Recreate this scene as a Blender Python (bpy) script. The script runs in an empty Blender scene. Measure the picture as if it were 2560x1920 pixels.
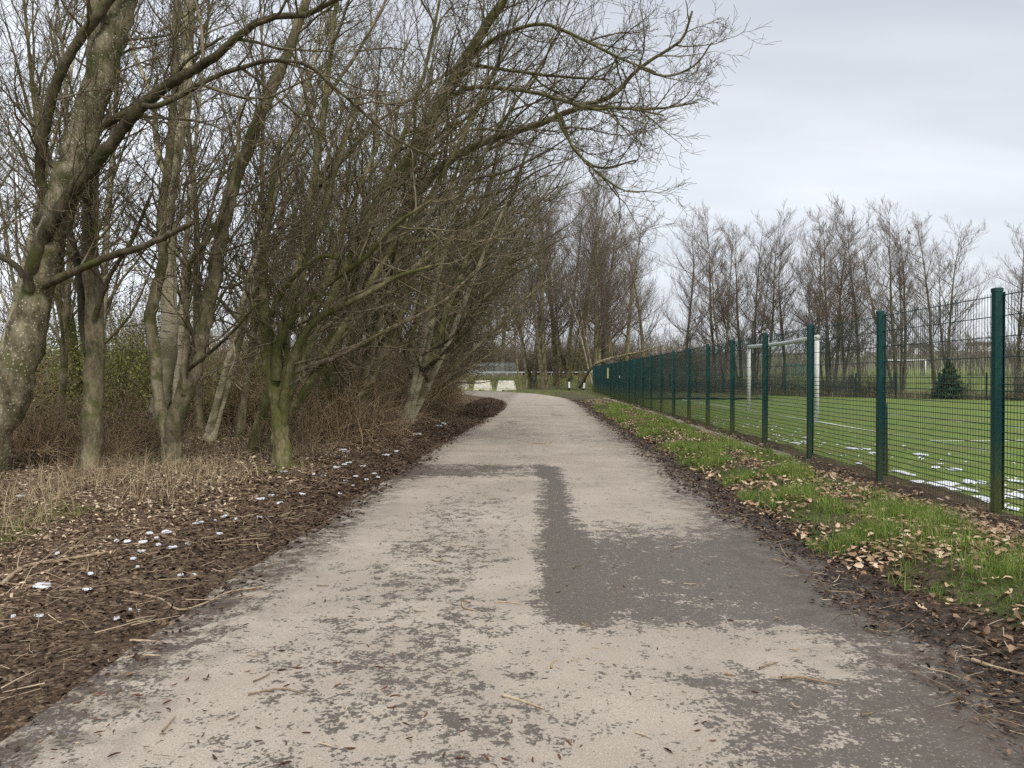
import bpy, math
import numpy as np
from mathutils import Vector

# ------------------------------------------------------------------ camera, sky, sun, exposure
scene = bpy.context.scene
COL = scene.collection
CAM_Z, FPX = 1.41, 1917.0                     # eye height (m), focal length in photo pixels (2560 wide)
PITCH, YAW = math.radians(0.57), math.radians(2.09)
cam_d = bpy.data.cameras.new('camera'); cam_d.sensor_width = 36.0; cam_d.lens = 36.0 * FPX / 2560
cam_d.clip_start = 0.05; cam_d.clip_end = 6000
cam = bpy.data.objects.new('camera', cam_d); COL.objects.link(cam)
cam.location = (0, 0, CAM_Z); cam.rotation_euler = (math.pi / 2 - PITCH, 0, YAW)
scene.camera = cam

SUN_EL, SUN_AZ = math.radians(50), math.radians(148)     # azimuth clockwise from +Y (north)
world = bpy.data.worlds.new('World'); scene.world = world; world.use_nodes = True
nt = world.node_tree; nt.nodes.clear()
def wn(t, **k):
    n = nt.nodes.new(t)
    for a, b in k.items(): setattr(n, a, b)
    return n
out = wn('ShaderNodeOutputWorld'); bg = wn('ShaderNodeBackground'); bg.inputs[1].default_value = 0.1
sky = wn('ShaderNodeTexSky', sky_type='NISHITA', sun_disc=False, sun_elevation=SUN_EL, sun_rotation=SUN_AZ)
tc = wn('ShaderNodeTexCoord'); sep = wn('ShaderNodeSeparateXYZ'); nt.links.new(tc.outputs['Generated'], sep.inputs[0])
za = wn('ShaderNodeMath', operation='MAXIMUM'); za.inputs[1].default_value = 0.0; nt.links.new(sep.outputs[2], za.inputs[0])
zb = wn('ShaderNodeMath', operation='ADD'); zb.inputs[1].default_value = 0.22; nt.links.new(za.outputs[0], zb.inputs[0])
cb = wn('ShaderNodeCombineXYZ')
for i in (0, 1):
    dv = wn('ShaderNodeMath', operation='DIVIDE'); nt.links.new(sep.outputs[i], dv.inputs[0]); nt.links.new(zb.outputs[0], dv.inputs[1]); nt.links.new(dv.outputs[0], cb.inputs[i])
mp = wn('ShaderNodeMapping'); mp.inputs['Rotation'].default_value = (0, 0, 0.6); mp.inputs['Scale'].default_value = (0.55, 1.5, 1); nt.links.new(cb.outputs[0], mp.inputs[0])
cn = wn('ShaderNodeTexNoise'); cn.inputs['Scale'].default_value = 0.9; cn.inputs['Detail'].default_value = 4; cn.inputs['Roughness'].default_value = 0.48; nt.links.new(mp.outputs[0], cn.inputs['Vector'])
cr = wn('ShaderNodeValToRGB'); nt.links.new(cn.outputs['Fac'], cr.inputs[0])
cr.color_ramp.elements[0].position = 0.36; cr.color_ramp.elements[0].color = (0.328, 0.345, 0.380, 1)
cr.color_ramp.elements[1].position = 0.68; cr.color_ramp.elements[1].color = (0.50, 0.517, 0.545, 1)
wr = wn('ShaderNodeMapRange', interpolation_type='SMOOTHSTEP'); wr.inputs[1].default_value = 0.25; wr.inputs[2].default_value = -0.6; wr.inputs[3].default_value = 10.1; wr.inputs[4].default_value = 14.5   # thinner cloud to the west
nt.links.new(sep.outputs[0], wr.inputs[0])
cm = wn('ShaderNodeVectorMath', operation='SCALE'); nt.links.new(wr.outputs[0], cm.inputs['Scale']); nt.links.new(cr.outputs[0], cm.inputs[0])
mx = wn('ShaderNodeMixRGB'); mx.inputs[0].default_value = 0.92
nt.links.new(sky.outputs[0], mx.inputs[1]); nt.links.new(cm.outputs[0], mx.inputs[2])
nt.links.new(mx.outputs[0], bg.inputs[0]); nt.links.new(bg.outputs[0], out.inputs[0])

sun_d = bpy.data.lights.new('sun', 'SUN'); sun_d.energy = 1.5; sun_d.angle = math.radians(16); sun_d.color = (1, 0.955, 0.88)
sun = bpy.data.objects.new('sun', sun_d); COL.objects.link(sun)
sdir = Vector((math.sin(SUN_AZ) * math.cos(SUN_EL), math.cos(SUN_AZ) * math.cos(SUN_EL), math.sin(SUN_EL)))
sun.rotation_euler = (-sdir).to_track_quat('-Z', 'Y').to_euler(); sun.location = (0, -10, 40)
vs = scene.view_settings
vs.view_transform = 'Standard'; vs.look = 'None'; vs.exposure = 0.92; vs.gamma = 1.0; vs.use_curve_mapping = False
scene.render.engine = 'CYCLES'
scene.cycles.max_bounces = 5; scene.cycles.diffuse_bounces = 3; scene.cycles.glossy_bounces = 2
scene.cycles.transparent_max_bounces = 8; scene.cycles.transmission_bounces = 4
scene.cycles.use_denoising = False

# ------------------------------------------------------------------ helpers
rng = np.random.default_rng(7)
def at(px, py, d):
    """photo pixel (2560x1920) and forward distance Y -> world point"""
    u, v = (px - 1280) / FPX, (960 - py) / FPX
    cp, sp, cy, sy = math.cos(PITCH), math.sin(PITCH), math.cos(YAW), math.sin(YAW)
    f, up = cp + v * sp, -sp + v * cp
    x, y = u * cy - f * sy, u * sy + f * cy
    k = d / y
    return np.array([x * k, d, CAM_Z + up * k])
def gnd(px, py, z=0.0):
    a = at(px, py, 1.0); k = (z - CAM_Z) / (a[2] - CAM_Z)
    return np.array([a[0] * k, k, z])

class Noise2:
    def __init__(s, seed): s.t = np.random.default_rng(seed).random((256, 256))
    def one(s, x, y):
        xi, yi = np.floor(x).astype(int), np.floor(y).astype(int); fx, fy = x - xi, y - yi
        fx, fy = fx * fx * (3 - 2 * fx), fy * fy * (3 - 2 * fy); t = s.t
        a, b = t[xi % 256, yi % 256], t[(xi + 1) % 256, yi % 256]; c, d = t[xi % 256, (yi + 1) % 256], t[(xi + 1) % 256, (yi + 1) % 256]
        return (a * (1 - fx) + b * fx) * (1 - fy) + (c * (1 - fx) + d * fx) * fy
    def __call__(s, x, y, f=1.0, o=3):
        x, y = np.asarray(x, float), np.asarray(y, float); r, a, tot = 0, 1.0, 0
        for k in range(o): r = r + a * s.one(x * f + 17.3 * k, y * f + 5.1 * k); tot += a; a *= 0.5; f *= 2.03
        return r / tot
N1, N2, N3 = Noise2(1), Noise2(2), Noise2(3)
def sstep(a, b, x): t = np.clip((np.asarray(x, float) - a) / (b - a), 0, 1); return t * t * (3 - 2 * t)

def tag(o, label=None, cat=None, group=None, kind=None):
    for k, v in (('label', label), ('category', cat), ('group', group), ('kind', kind)):
        if v: o[k] = v
    return o
def mesh_np(name, V, F, mat=None, smooth=False, attrs=None):
    """V (N,3); F (M,3) or (M,4), or a list of such arrays"""
    me = bpy.data.meshes.new(name); Fs = F if isinstance(F, list) else [F]; V = np.asarray(V, np.float32)
    me.vertices.add(len(V)); me.vertices.foreach_set('co', V.ravel())
    tot = np.concatenate([np.full(len(f), f.shape[1]) for f in Fs]); idx = np.concatenate([f.ravel() for f in Fs])
    me.loops.add(len(idx)); me.loops.foreach_set('vertex_index', idx.astype(np.int32))
    me.polygons.add(len(tot)); me.polygons.foreach_set('loop_start', np.concatenate([[0], np.cumsum(tot)[:-1]]).astype(np.int32))
    if smooth: me.polygons.foreach_set('use_smooth', np.ones(len(tot), bool))
    for k, v in (attrs or {}).items():
        a = me.attributes.new(k, 'FLOAT', 'POINT'); a.data.foreach_set('value', np.asarray(v, np.float32))
    me.update(calc_edges=True)
    if mat: me.materials.append(mat)
    return me
def obj(name, me, parent=None, loc=None, rot=None, scale=None):
    o = bpy.data.objects.new(name, me); COL.objects.link(o)
    if parent is not None: o.parent = parent
    if loc is not None: o.location = [float(c) for c in loc]
    if rot is not None: o.rotation_euler = rot
    if scale is not None: o.scale = scale if hasattr(scale, '__len__') else (scale,) * 3
    return o
def empty(name, loc=(0, 0, 0), rz=0.0, scale=1.0):
    o = obj(name, None, None, loc, (0, 0, rz), scale); o.empty_display_size = 0.2; return o
def copy_tree(o, loc, rz=0.0, scale=1.0, tilt=(0, 0)):
    c = o.copy(); COL.objects.link(c); c.location = [float(v) for v in loc]; c.rotation_euler = (tilt[0], tilt[1], rz); c.scale = (scale,) * 3
    for ch in o.children:
        d = ch.copy(); COL.objects.link(d); d.parent = c
        for g in ch.children: e = g.copy(); COL.objects.link(e); e.parent = d
    return c
class Geo:
    """collects boxes, prisms and tubes into one mesh"""
    def __init__(s): s.V, s.F, s.n = [], [], 0
    def add(s, V, F):
        s.V.append(np.asarray(V, float))
        for f in F: s.F.append([i + s.n for i in f])
        s.n += len(V)
    def box(s, x0, x1, y0, y1, z0, z1, bev=0.0):
        if bev:
            b = bev; V = []
            for z, k in ((z0, b), (z0 + b, 0), (z1 - b, 0), (z1, b)):
                V += [(x0 + k, y0 + k, z), (x1 - k, y0 + k, z), (x1 - k, y1 - k, z), (x0 + k, y1 - k, z)]
            F = [(3, 2, 1, 0), (12, 13, 14, 15)]
            for r in range(3):
                for i in range(4): F.append((4 * r + i, 4 * r + (i + 1) % 4, 4 * r + 4 + (i + 1) % 4, 4 * r + 4 + i))
            s.add(V, F)
        else:
            V = [(x, y, z) for z in (z0, z1) for (x, y) in ((x0, y0), (x1, y0), (x1, y1), (x0, y1))]
            s.add(V, [(3, 2, 1, 0), (4, 5, 6, 7), (0, 1, 5, 4), (1, 2, 6, 5), (2, 3, 7, 6), (3, 0, 4, 7)])
        return s
    def tube(s, pts, r, k=8, cap=True):
        pts = np.asarray(pts, float)[None]; r = np.broadcast_to(np.asarray(r, float), (pts.shape[1],))[None]
        V, Q = tubes(pts, r, k); F = [tuple(q) for q in Q]
        if cap: F += [tuple(range(k))[::-1], tuple(range(len(V) - k, len(V)))]
        s.add(V, F); return s
    def prism(s, poly, y0, y1, axis='y'):
        n = len(poly)
        f = {'y': lambda p, q: (p[0], q, p[1]), 'x': lambda p, q: (q, p[0], p[1]), 'z': lambda p, q: (p[0], p[1], q)}[axis]
        V = [f(p, y0) for p in poly] + [f(p, y1) for p in poly]
        s.add(V, [tuple(range(n)), tuple(range(2 * n - 1, n - 1, -1))] + [((i + 1) % n, i, n + i, n + (i + 1) % n) for i in range(n)])
        return s
    def mesh(s, name, mat, smooth=False):
        me = bpy.data.meshes.new(name); me.from_pydata(np.concatenate(s.V).tolist(), [], s.F); me.materials.append(mat)
        if smooth: me.polygons.foreach_set('use_smooth', [True] * len(me.polygons))
        me.validate(); me.update(); return me
def tubes(P, R, k):
    """P (B,n,3) polylines, R (B,n) radii -> verts, quads"""
    B, n, _ = P.shape
    T = np.gradient(P, axis=1); T /= np.linalg.norm(T, axis=2, keepdims=True) + 1e-9
    m = P[:, -1] - P[:, 0]; ax = np.zeros((B, 3)); ax[np.arange(B), np.argmin(np.abs(m), axis=1)] = 1
    U = np.cross(T, ax[:, None, :]); U /= np.linalg.norm(U, axis=2, keepdims=True) + 1e-9; W = np.cross(T, U)
    a = np.arange(k) * 2 * math.pi / k
    V = P[:, :, None, :] + R[:, :, None, None] * (U[:, :, None, :] * np.cos(a)[None, None, :, None] + W[:, :, None, :] * np.sin(a)[None, None, :, None])
    i = np.arange(B)[:, None, None] * n * k + np.arange(n - 1)[None, :, None] * k; j = np.arange(k)[None, None, :]; j2 = (j + 1) % k
    Q = np.stack([i + j, i + j2, i + k + j2, i + k + j], axis=-1).reshape(-1, 4)
    return V.reshape(-1, 3), Q
def merge(parts):
    V, F, n = [], [], 0
    for v, f in parts: V.append(v); F.append(f + n); n += len(v)
    return np.concatenate(V), np.concatenate(F)

# ------------------------------------------------------------------ materials
class M:
    def __init__(s, name, rough=0.8, spec=0.3):
        s.m = bpy.data.materials.new(name); s.m.use_nodes = True; s.t = s.m.node_tree; s.b = s.t.nodes['Principled BSDF']
        s.b.inputs['Roughness'].default_value = rough; s.b.inputs['Specular IOR Level'].default_value = spec
        s.co = s.n('ShaderNodeTexCoord').outputs['Object']
    def n(s, t, **k):
        n = s.t.nodes.new(t)
        for a, b in k.items(): setattr(n, a, b)
        return n
    def l(s, a, b): s.t.links.new(a, b)
    def put(s, sock, v):
        if isinstance(v, (int, float)): sock.default_value = v
        elif isinstance(v, (tuple, list)): sock.default_value = (*v, 1) if len(v) == 3 and len(sock.default_value) == 4 else v
        else: s.l(v, sock)
    def math(s, op, a, b=0.0, clamp=False):
        n = s.n('ShaderNodeMath', operation=op, use_clamp=clamp); s.put(n.inputs[0], a); s.put(n.inputs[1], b); return n.outputs[0]
    def noise(s, scale, detail=3, rough=0.55, vec=None, dist=0.0):
        n = s.n('ShaderNodeTexNoise'); s.l(vec or s.co, n.inputs['Vector']); n.inputs['Scale'].default_value = scale
        n.inputs['Detail'].default_value = detail; n.inputs['Roughness'].default_value = rough; n.inputs['Distortion'].default_value = dist; return n.outputs['Fac']
    def vor(s, scale, out='Distance', vec=None, feature='F1'):
        n = s.n('ShaderNodeTexVoronoi', feature=feature); s.l(vec or s.co, n.inputs['Vector']); n.inputs['Scale'].default_value = scale; return n.outputs[out]
    def mapping(s, sc, vec=None):
        n = s.n('ShaderNodeMapping'); n.inputs['Scale'].default_value = sc; s.l(vec or s.co, n.inputs[0]); return n.outputs[0]
    def ss(s, a, b, x):
        n = s.n('ShaderNodeMapRange', interpolation_type='SMOOTHSTEP'); s.put(n.inputs[0], x); n.inputs[1].default_value = a; n.inputs[2].default_value = b; return n.outputs[0]
    def mix(s, f, a, b, mode='MIX'):
        n = s.n('ShaderNodeMixRGB', blend_type=mode); s.put(n.inputs[0], f); s.put(n.inputs[1], a); s.put(n.inputs[2], b); return n.outputs[0]
    def ramp(s, f, stops):
        n = s.n('ShaderNodeValToRGB'); s.put(n.inputs[0], f); e = n.color_ramp.elements
        while len(e) < len(stops): e.new(0.5)
        for i, (p, c) in enumerate(stops): e[i].position = p; e[i].color = (*c, 1)
        return n.outputs[0]
    def attr(s, name): return s.n('ShaderNodeAttribute', attribute_name=name).outputs['Fac']
    def orand(s): return s.n('ShaderNodeObjectInfo').outputs['Random']
    def color(s, c): s.put(s.b.inputs['Base Color'], c); return s
    def rough(s, c): s.put(s.b.inputs['Roughness'], c); return s
    def bump(s, h, strength=0.3, dist=0.01):
        n = s.n('ShaderNodeBump'); n.inputs['Strength'].default_value = strength; n.inputs['Distance'].default_value = dist; s.l(h, n.inputs['Height']); s.l(n.outputs[0], s.b.inputs['Normal']); return s
    def trans(s, w):
        s.b.inputs['Transmission Weight'].default_value = 0; s.b.inputs['Subsurface Weight'].default_value = w; return s

def bark(name, dark, mid, light, moss=0.35, lichen=0.0, scale=1.0):
    m = M(name, 0.9, 0.15)
    v = m.mapping((1, 1, 0.35)); n1 = m.noise(7 * scale, 5, 0.65, v); n2 = m.noise(38 * scale, 3, 0.6, m.mapping((1, 1, 0.5)))
    c = m.ramp(m.math('ADD', m.math('MULTIPLY', n1, 0.7), m.math('MULTIPLY', n2, 0.3)), [(0.36, dark), (0.5, mid), (0.64, light)])
    if moss:
        f = m.ss(0.60 - moss * 0.25, 0.72 - moss * 0.2, m.noise(2.6, 4, 0.6)); c = m.mix(m.math('MULTIPLY', f, 0.75), c, (0.075, 0.085, 0.024))
    if lichen:
        sp = m.math('LESS_THAN', m.vor(24), m.math('MULTIPLY', m.noise(5), 0.42 * lichen)); c = m.mix(m.math('MULTIPLY', sp, 0.85), c, (0.55, 0.55, 0.47))
    c = m.mix(1.0, c, m.ramp(m.orand(), [(0, (0.82, 0.8, 0.78)), (1, (1.15, 1.13, 1.08))]), 'MULTIPLY')
    m.color(c).bump(m.math('ADD', n1, m.math('MULTIPLY', n2, 0.6)), 0.55, 0.02); return m.m
BARK_ASH = bark('bark_grey_lichen', (0.065, 0.056, 0.034), (0.20, 0.175, 0.115), (0.36, 0.32, 0.225), 0.5, 1.0)
BARK_MID = bark('bark_grey_brown', (0.06, 0.052, 0.032), (0.19, 0.165, 0.105), (0.34, 0.30, 0.205), 0.5, 0.35)
BARK_MOSS = bark('bark_mossy', (0.06, 0.055, 0.026), (0.17, 0.155, 0.08), (0.32, 0.285, 0.17), 0.8, 0.1)
BARK_DARK = bark('bark_dark', (0.03, 0.026, 0.017), (0.085, 0.073, 0.046), (0.17, 0.148, 0.10), 0.4, 0.2)
TWIG = bark('twig_bark', (0.065, 0.053, 0.036), (0.155, 0.13, 0.088), (0.30, 0.258, 0.18), 0.4, 0, 1.5)
TWIG_FAR = bark('twig_bark_alder', (0.12, 0.095, 0.08), (0.205, 0.165, 0.14), (0.31, 0.26, 0.225), 0.0, 0, 1)
BARK_FAR = bark('bark_alder', (0.06, 0.05, 0.035), (0.14, 0.12, 0.085), (0.25, 0.215, 0.165), 0.35, 0.2)
CANE = bark('dead_cane', (0.15, 0.10, 0.06), (0.32, 0.235, 0.15), (0.52, 0.42, 0.29), 0.0, 0, 2)
def birch_bark():
    m = M('bark_birch', 0.75, 0.2)
    v = m.mapping((1.2, 1.2, 9)); n = m.noise(2.4, 4, 0.6, v); band = m.ss(0.60, 0.67, n); big = m.noise(3, 3)
    c = m.mix(m.ss(0.42, 0.62, big), (0.42, 0.375, 0.26), (0.20, 0.175, 0.11)); c = m.mix(m.math('MULTIPLY', band, 0.85), c, (0.05, 0.042, 0.03))
    c = m.mix(m.math('MULTIPLY', m.ss(0.5, 0.62, m.noise(1.7, 4)), 0.55), c, (0.13, 0.13, 0.05))
    m.color(c).bump(n, 0.4, 0.015); return m.m
BIRCH = birch_bark()
def rnd_mat(name, stops, rough=0.75, use_obj=False, spec=0.25, sss=0.0):
    m = M(name, rough, spec); f = m.orand() if use_obj else m.attr('rnd'); m.color(m.ramp(f, stops))
    if sss:
        t = m.n('ShaderNodeBsdfTranslucent'); m.l(m.ramp(f, stops), t.inputs[0]); x = m.n('ShaderNodeMixShader'); x.inputs[0].default_value = sss
        m.l(m.b.outputs[0], x.inputs[1]); m.l(t.outputs[0], x.inputs[2]); m.l(x.outputs[0], m.t.nodes['Material Output'].inputs[0])
    return m.m
LITTER = rnd_mat('dead_leaf_brown', [(0, (0.025, 0.015, 0.010)), (0.4, (0.10, 0.062, 0.040)), (0.75, (0.31, 0.22, 0.14)), (1, (0.64, 0.52, 0.37))])
OAK = rnd_mat('oak_leaf_tan', [(0, (0.12, 0.065, 0.035)), (0.4, (0.28, 0.175, 0.10)), (0.75, (0.44, 0.31, 0.19)), (1, (0.60, 0.47, 0.32))], 0.6, False, 0.35)
OAK_O = rnd_mat('oak_leaf_single', [(0, (0.22, 0.12, 0.06)), (0.5, (0.44, 0.28, 0.16)), (1, (0.66, 0.51, 0.35))], 0.6, True, 0.35)
GRASS = rnd_mat('grass_blade', [(0, (0.05, 0.085, 0.015)), (0.5, (0.15, 0.225, 0.04)), (0.8, (0.28, 0.37, 0.08)), (1, (0.48, 0.43, 0.19))], 0.55, False, 0.3, 0.3)
STRAW = rnd_mat('dry_straw', [(0, (0.16, 0.10, 0.055)), (0.5, (0.34, 0.26, 0.155)), (1, (0.56, 0.47, 0.32))], 0.8, False, 0.2, 0.15)
EVER = rnd_mat('evergreen_leaf', [(0, (0.025, 0.045, 0.018)), (0.6, (0.075, 0.11, 0.04)), (1, (0.15, 0.20, 0.075))], 0.5, False, 0.4, 0.2)
EVER_Y = rnd_mat('privet_leaf', [(0, (0.12, 0.135, 0.035)), (0.5, (0.26, 0.275, 0.075)), (1, (0.45, 0.44, 0.15))], 0.55, False, 0.35, 0.3)
BRAMBLE_LEAF = rnd_mat('bramble_leaf', [(0, (0.035, 0.027, 0.018)), (0.5, (0.10, 0.066, 0.042)), (0.75, (0.10, 0.105, 0.045)), (1, (0.24, 0.16, 0.10))], 0.6)
def stick_mat():
    m = M('dead_stick', 0.85, 0.2); n = m.noise(30, 4); m.color(m.mix(m.orand(), m.ramp(n, [(0.3, (0.10, 0.06, 0.035)), (0.7, (0.25, 0.16, 0.09))]), m.ramp(n, [(0.3, (0.28, 0.21, 0.13)), (0.7, (0.55, 0.45, 0.31))]))); m.bump(n, 0.4, 0.004); return m.m
STICK = stick_mat()
CATKIN = rnd_mat('fallen_catkin', [(0, (0.035, 0.015, 0.01)), (0.6, (0.10, 0.035, 0.02)), (1, (0.19, 0.085, 0.045))], 0.8, True)
TWIGLITTER = rnd_mat('twig_litter', [(0, (0.04, 0.024, 0.016)), (0.55, (0.17, 0.11, 0.065)), (1, (0.56, 0.45, 0.31))], 0.85)
def snow_mat():
    m = M('snow', 0.6, 0.4); n = m.noise(60, 3); m.color(m.ramp(n, [(0.3, (0.58, 0.61, 0.66)), (0.7, (0.80, 0.82, 0.85))])).bump(n, 0.5, 0.006); return m.m
SNOW = snow_mat()
def fence_mat():
    m = M('fence_green_powder_coat', 0.42, 0.45)
    z = m.n('ShaderNodeSeparateXYZ'); m.l(m.co, z.inputs[0]); z = z.outputs[2]
    n = m.noise(9, 4, 0.6, m.mapping((3, 3, 0.7))); f = m.math('MULTIPLY', m.ss(0.95, 0.15, m.math('ADD', z, m.math('MULTIPLY', m.math('SUBTRACT', n, 0.5), 1.1))), 0.75)
    base = m.mix(m.noise(4, 3), (0.002, 0.042, 0.040), (0.004, 0.058, 0.053)); base = m.mix(m.math('MULTIPLY', m.ss(0.62, 0.7, m.noise(45, 3)), 0.35), base, (0.05, 0.09, 0.06))
    f = m.math('MULTIPLY', f, m.math('ADD', 0.45, m.math('MULTIPLY', m.orand(), 0.6)), True)
    m.color(m.mix(f, base, m.mix(m.noise(25, 3), (0.075, 0.085, 0.015), (0.15, 0.15, 0.03)))).rough(m.math('ADD', 0.4, m.math('MULTIPLY', f, 0.5))); return m.m
FENCE = fence_mat()
def flat(name, c, rough=0.6, var=0.12, scale=8, spec=0.3):
    m = M(name, rough, spec); n = m.noise(scale, 4, 0.65); m.color(m.mix(n, [v * (1 - var) for v in c], [min(1, v * (1 + var)) for v in c])).bump(m.noise(scale * 8, 3), 0.15, 0.005); return m.m
def wire_mat():
    m = M('fence_wire', 0.45, 0.4); z = m.n('ShaderNodeSeparateXYZ'); m.l(m.co, z.inputs[0])
    f = m.ss(1.3, 0.3, m.math('ADD', z.outputs[2], m.math('MULTIPLY', m.noise(3), 0.5))); m.color(m.mix(f, (0.004, 0.035, 0.032), (0.05, 0.07, 0.015))); return m.m
WIRE = wire_mat()
def white_goal_mat():
    m = M('goal_white_paint', 0.4, 0.4); n = m.noise(6, 4, 0.6, m.mapping((1, 1, 0.4))); m.color(m.mix(m.ss(0.5, 0.75, n), (0.80, 0.80, 0.77), (0.60, 0.60, 0.54))); return m.m
GOALW = white_goal_mat()

# ------------------------------------------------------------------ ground shapes
RL_pts = [(-2.05, -8), (-2.05, 8), (-2.0, 13), (-1.9, 18), (-1.78, 24), (-1.62, 32), (-1.75, 38), (-2.25, 44), (-3.3, 50), (-5.2, 57), (-8.5, 63.5), (-16, 68), (-34, 70.5), (-70, 71)]
RR_pts = [(1.95, -8), (1.95, 8), (1.95, 13), (1.95, 18), (1.97, 25), (2.0, 34), (1.98, 42), (1.6, 49), (0.7, 56), (-0.5, 62.5), (-3.2, 69.5), (-10, 75.5), (-32, 78.5), (-70, 79)]
RL_y, RL_x = np.array([p[1] for p in RL_pts[:11]]), np.array([p[0] for p in RL_pts[:11]])
RR_y, RR_x = np.array([p[1] for p in RR_pts[:11]]), np.array([p[0] for p in RR_pts[:11]])
def edge_l(y): return np.interp(y, RL_y, RL_x)
def edge_r(y): return np.interp(y, RR_y, RR_x)
FX = 4.43                                             # the fence runs parallel to the road
def floor_z(x, y):                                    # woodland floor left of the road
    d = np.clip(edge_l(y) - x, -1, 99)
    return 0.02 + 0.10 * sstep(0, 1.6, d) + (N1(x, y, 0.45, 3) - 0.5) * 0.34 * sstep(0.3, 3.0, d) + (N2(x, y, 3.0, 3) - 0.5) * 0.07 * sstep(-0.1, 0.5, d) - 0.05 * sstep(0.25, -0.5, d)
def verge_z(x, y):                                    # verge between road and fence
    d = x - edge_r(y)
    hump = 0.13 * sstep(0.25, 0.9, d) * (1 - 0.6 * sstep(1.5, 2.1, d))
    return 0.016 + hump + (N2(x, y, 1.5, 3) - 0.5) * 0.13 * sstep(0.2, 0.8, d) + (N3(x, y, 6.0, 2) - 0.5) * 0.035 - 0.05 * sstep(0.15, -0.4, d)
def grass_field(x, y):                                # 0..1: where grass grows on the verge
    d = x - edge_r(y) + (N1(x, y, 1.3, 2) - 0.5) * 0.5
    band = sstep(0.28, 0.58, d) * sstep(1.98, 1.62, d)
    gap = 1 - 0.75 * np.exp(-((d - 1.13) / 0.19) ** 2) * sstep(0.42, 0.56, N3(x, y, 0.55, 2))
    return np.clip(band * gap * (0.22 + 1.3 * sstep(0.37, 0.54, N2(x, y, 1.9, 3))), 0, 1)
def hill_z(x, y):
    r = np.hypot(x, y)
    return -0.03 + 1.45 * sstep(80, 93, y + 0.04 * x) + 22 * sstep(220, 900, r) * sstep(60, 200, y) + 8 * sstep(400, 1500, r)

# big ground sheet to the horizon
gx = np.concatenate([-np.geomspace(1500, 30, 30), np.linspace(-28, 60, 60), np.geomspace(62, 1500, 30)])
gy = np.concatenate([-np.geomspace(400, 12, 10), np.linspace(-10, 120, 110), np.geomspace(122, 2500, 40)])
def grid(xs, ys):
    X, Y = np.meshgrid(xs, ys); nx, ny = len(xs), len(ys)
    i = np.arange(ny - 1)[:, None] * nx + np.arange(nx - 1)[None]
    return X.ravel(), Y.ravel(), np.stack([i, i + 1, i + nx + 1, i + nx], -1).reshape(-1, 4)
def meadow_mat():
    m = M('rough_grassland', 0.9, 0.1); n = m.noise(0.35, 5, 0.6); n2 = m.noise(6, 4, 0.7); far = m.n('ShaderNodeSeparateXYZ'); m.l(m.co, far.inputs[0])
    c = m.ramp(m.math('ADD', m.math('MULTIPLY', n, 0.6), m.math('MULTIPLY', n2, 0.4)), [(0.3, (0.10, 0.125, 0.035)), (0.5, (0.17, 0.21, 0.06)), (0.62, (0.27, 0.25, 0.11)), (0.75, (0.36, 0.28, 0.16))])
    c = m.mix(m.ss(260, 420, far.outputs[1]), c, m.ramp(m.noise(0.03, 5, 0.7), [(0.35, (0.15, 0.13, 0.10)), (0.6, (0.13, 0.15, 0.08)), (0.7, (0.2, 0.18, 0.14))])); m.color(c).bump(n2, 0.6, 0.08); return m.m
X, Y, F = grid(gx, gy)
tag(obj('ground', mesh_np('ground', np.stack([X, Y, hill_z(X, Y)], 1), F, meadow_mat(), True)), 'rough grassland running to the distant hills', kind='structure')

# woodland floor
def litter_mat():
    m = M('woodland_litter', 0.95, 0.1)
    v1, v2 = m.vor(38, 'Color'), m.vor(95, 'Color'); a, b = m.n('ShaderNodeSeparateColor'), m.n('ShaderNodeSeparateColor'); m.l(v1, a.inputs[0]); m.l(v2, b.inputs[0])
    f = m.math('ADD', m.math('MULTIPLY', a.outputs[0], 0.55), m.math('MULTIPLY', b.outputs[1], 0.45))
    c = m.ramp(f, [(0.1, (0.025, 0.016, 0.011)), (0.45, (0.095, 0.062, 0.040)), (0.75, (0.24, 0.17, 0.11)), (0.95, (0.44, 0.35, 0.24))])
    g = m.ss(0.56, 0.68, m.noise(0.7, 4, 0.6)); c = m.mix(m.math('MULTIPLY', g, 0.5), c, (0.34, 0.275, 0.18))
    dark = m.attr('soil'); c = m.mix(m.math('MULTIPLY', dark, 0.6), c, (0.05, 0.034, 0.024)); m.color(c).bump(m.math('ADD', f, m.noise(14, 4)), 0.9, 0.03); return m.m
xs = np.concatenate([-np.geomspace(70, 9, 40), np.linspace(-8.8, -1.3, 70)]); ys = np.concatenate([np.linspace(-8, 24, 180), np.linspace(24.3, 79, 100)])
X, Y, F = grid(xs, ys)
E = edge_l(Y) + 0.18 + (N3(X * 0, Y, 1.1, 4) - 0.5) * 0.5          # the litter's ragged edge over the road
Xc = np.where(X > E, E, X); Z = np.where(X > E, 0.0, floor_z(Xc, Y))
Xc = np.where(Y > 66, np.minimum(Xc, -10 - (Y - 66) * 6), Xc)
tag(obj('woodland_floor', mesh_np('woodland_floor', np.stack([Xc, Y, Z], 1), F, litter_mat(), True, {'soil': sstep(1.3, 0.15, edge_l(Y) - Xc) * 0.9})), 'leaf-littered woodland floor beside the road', kind='structure')

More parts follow.
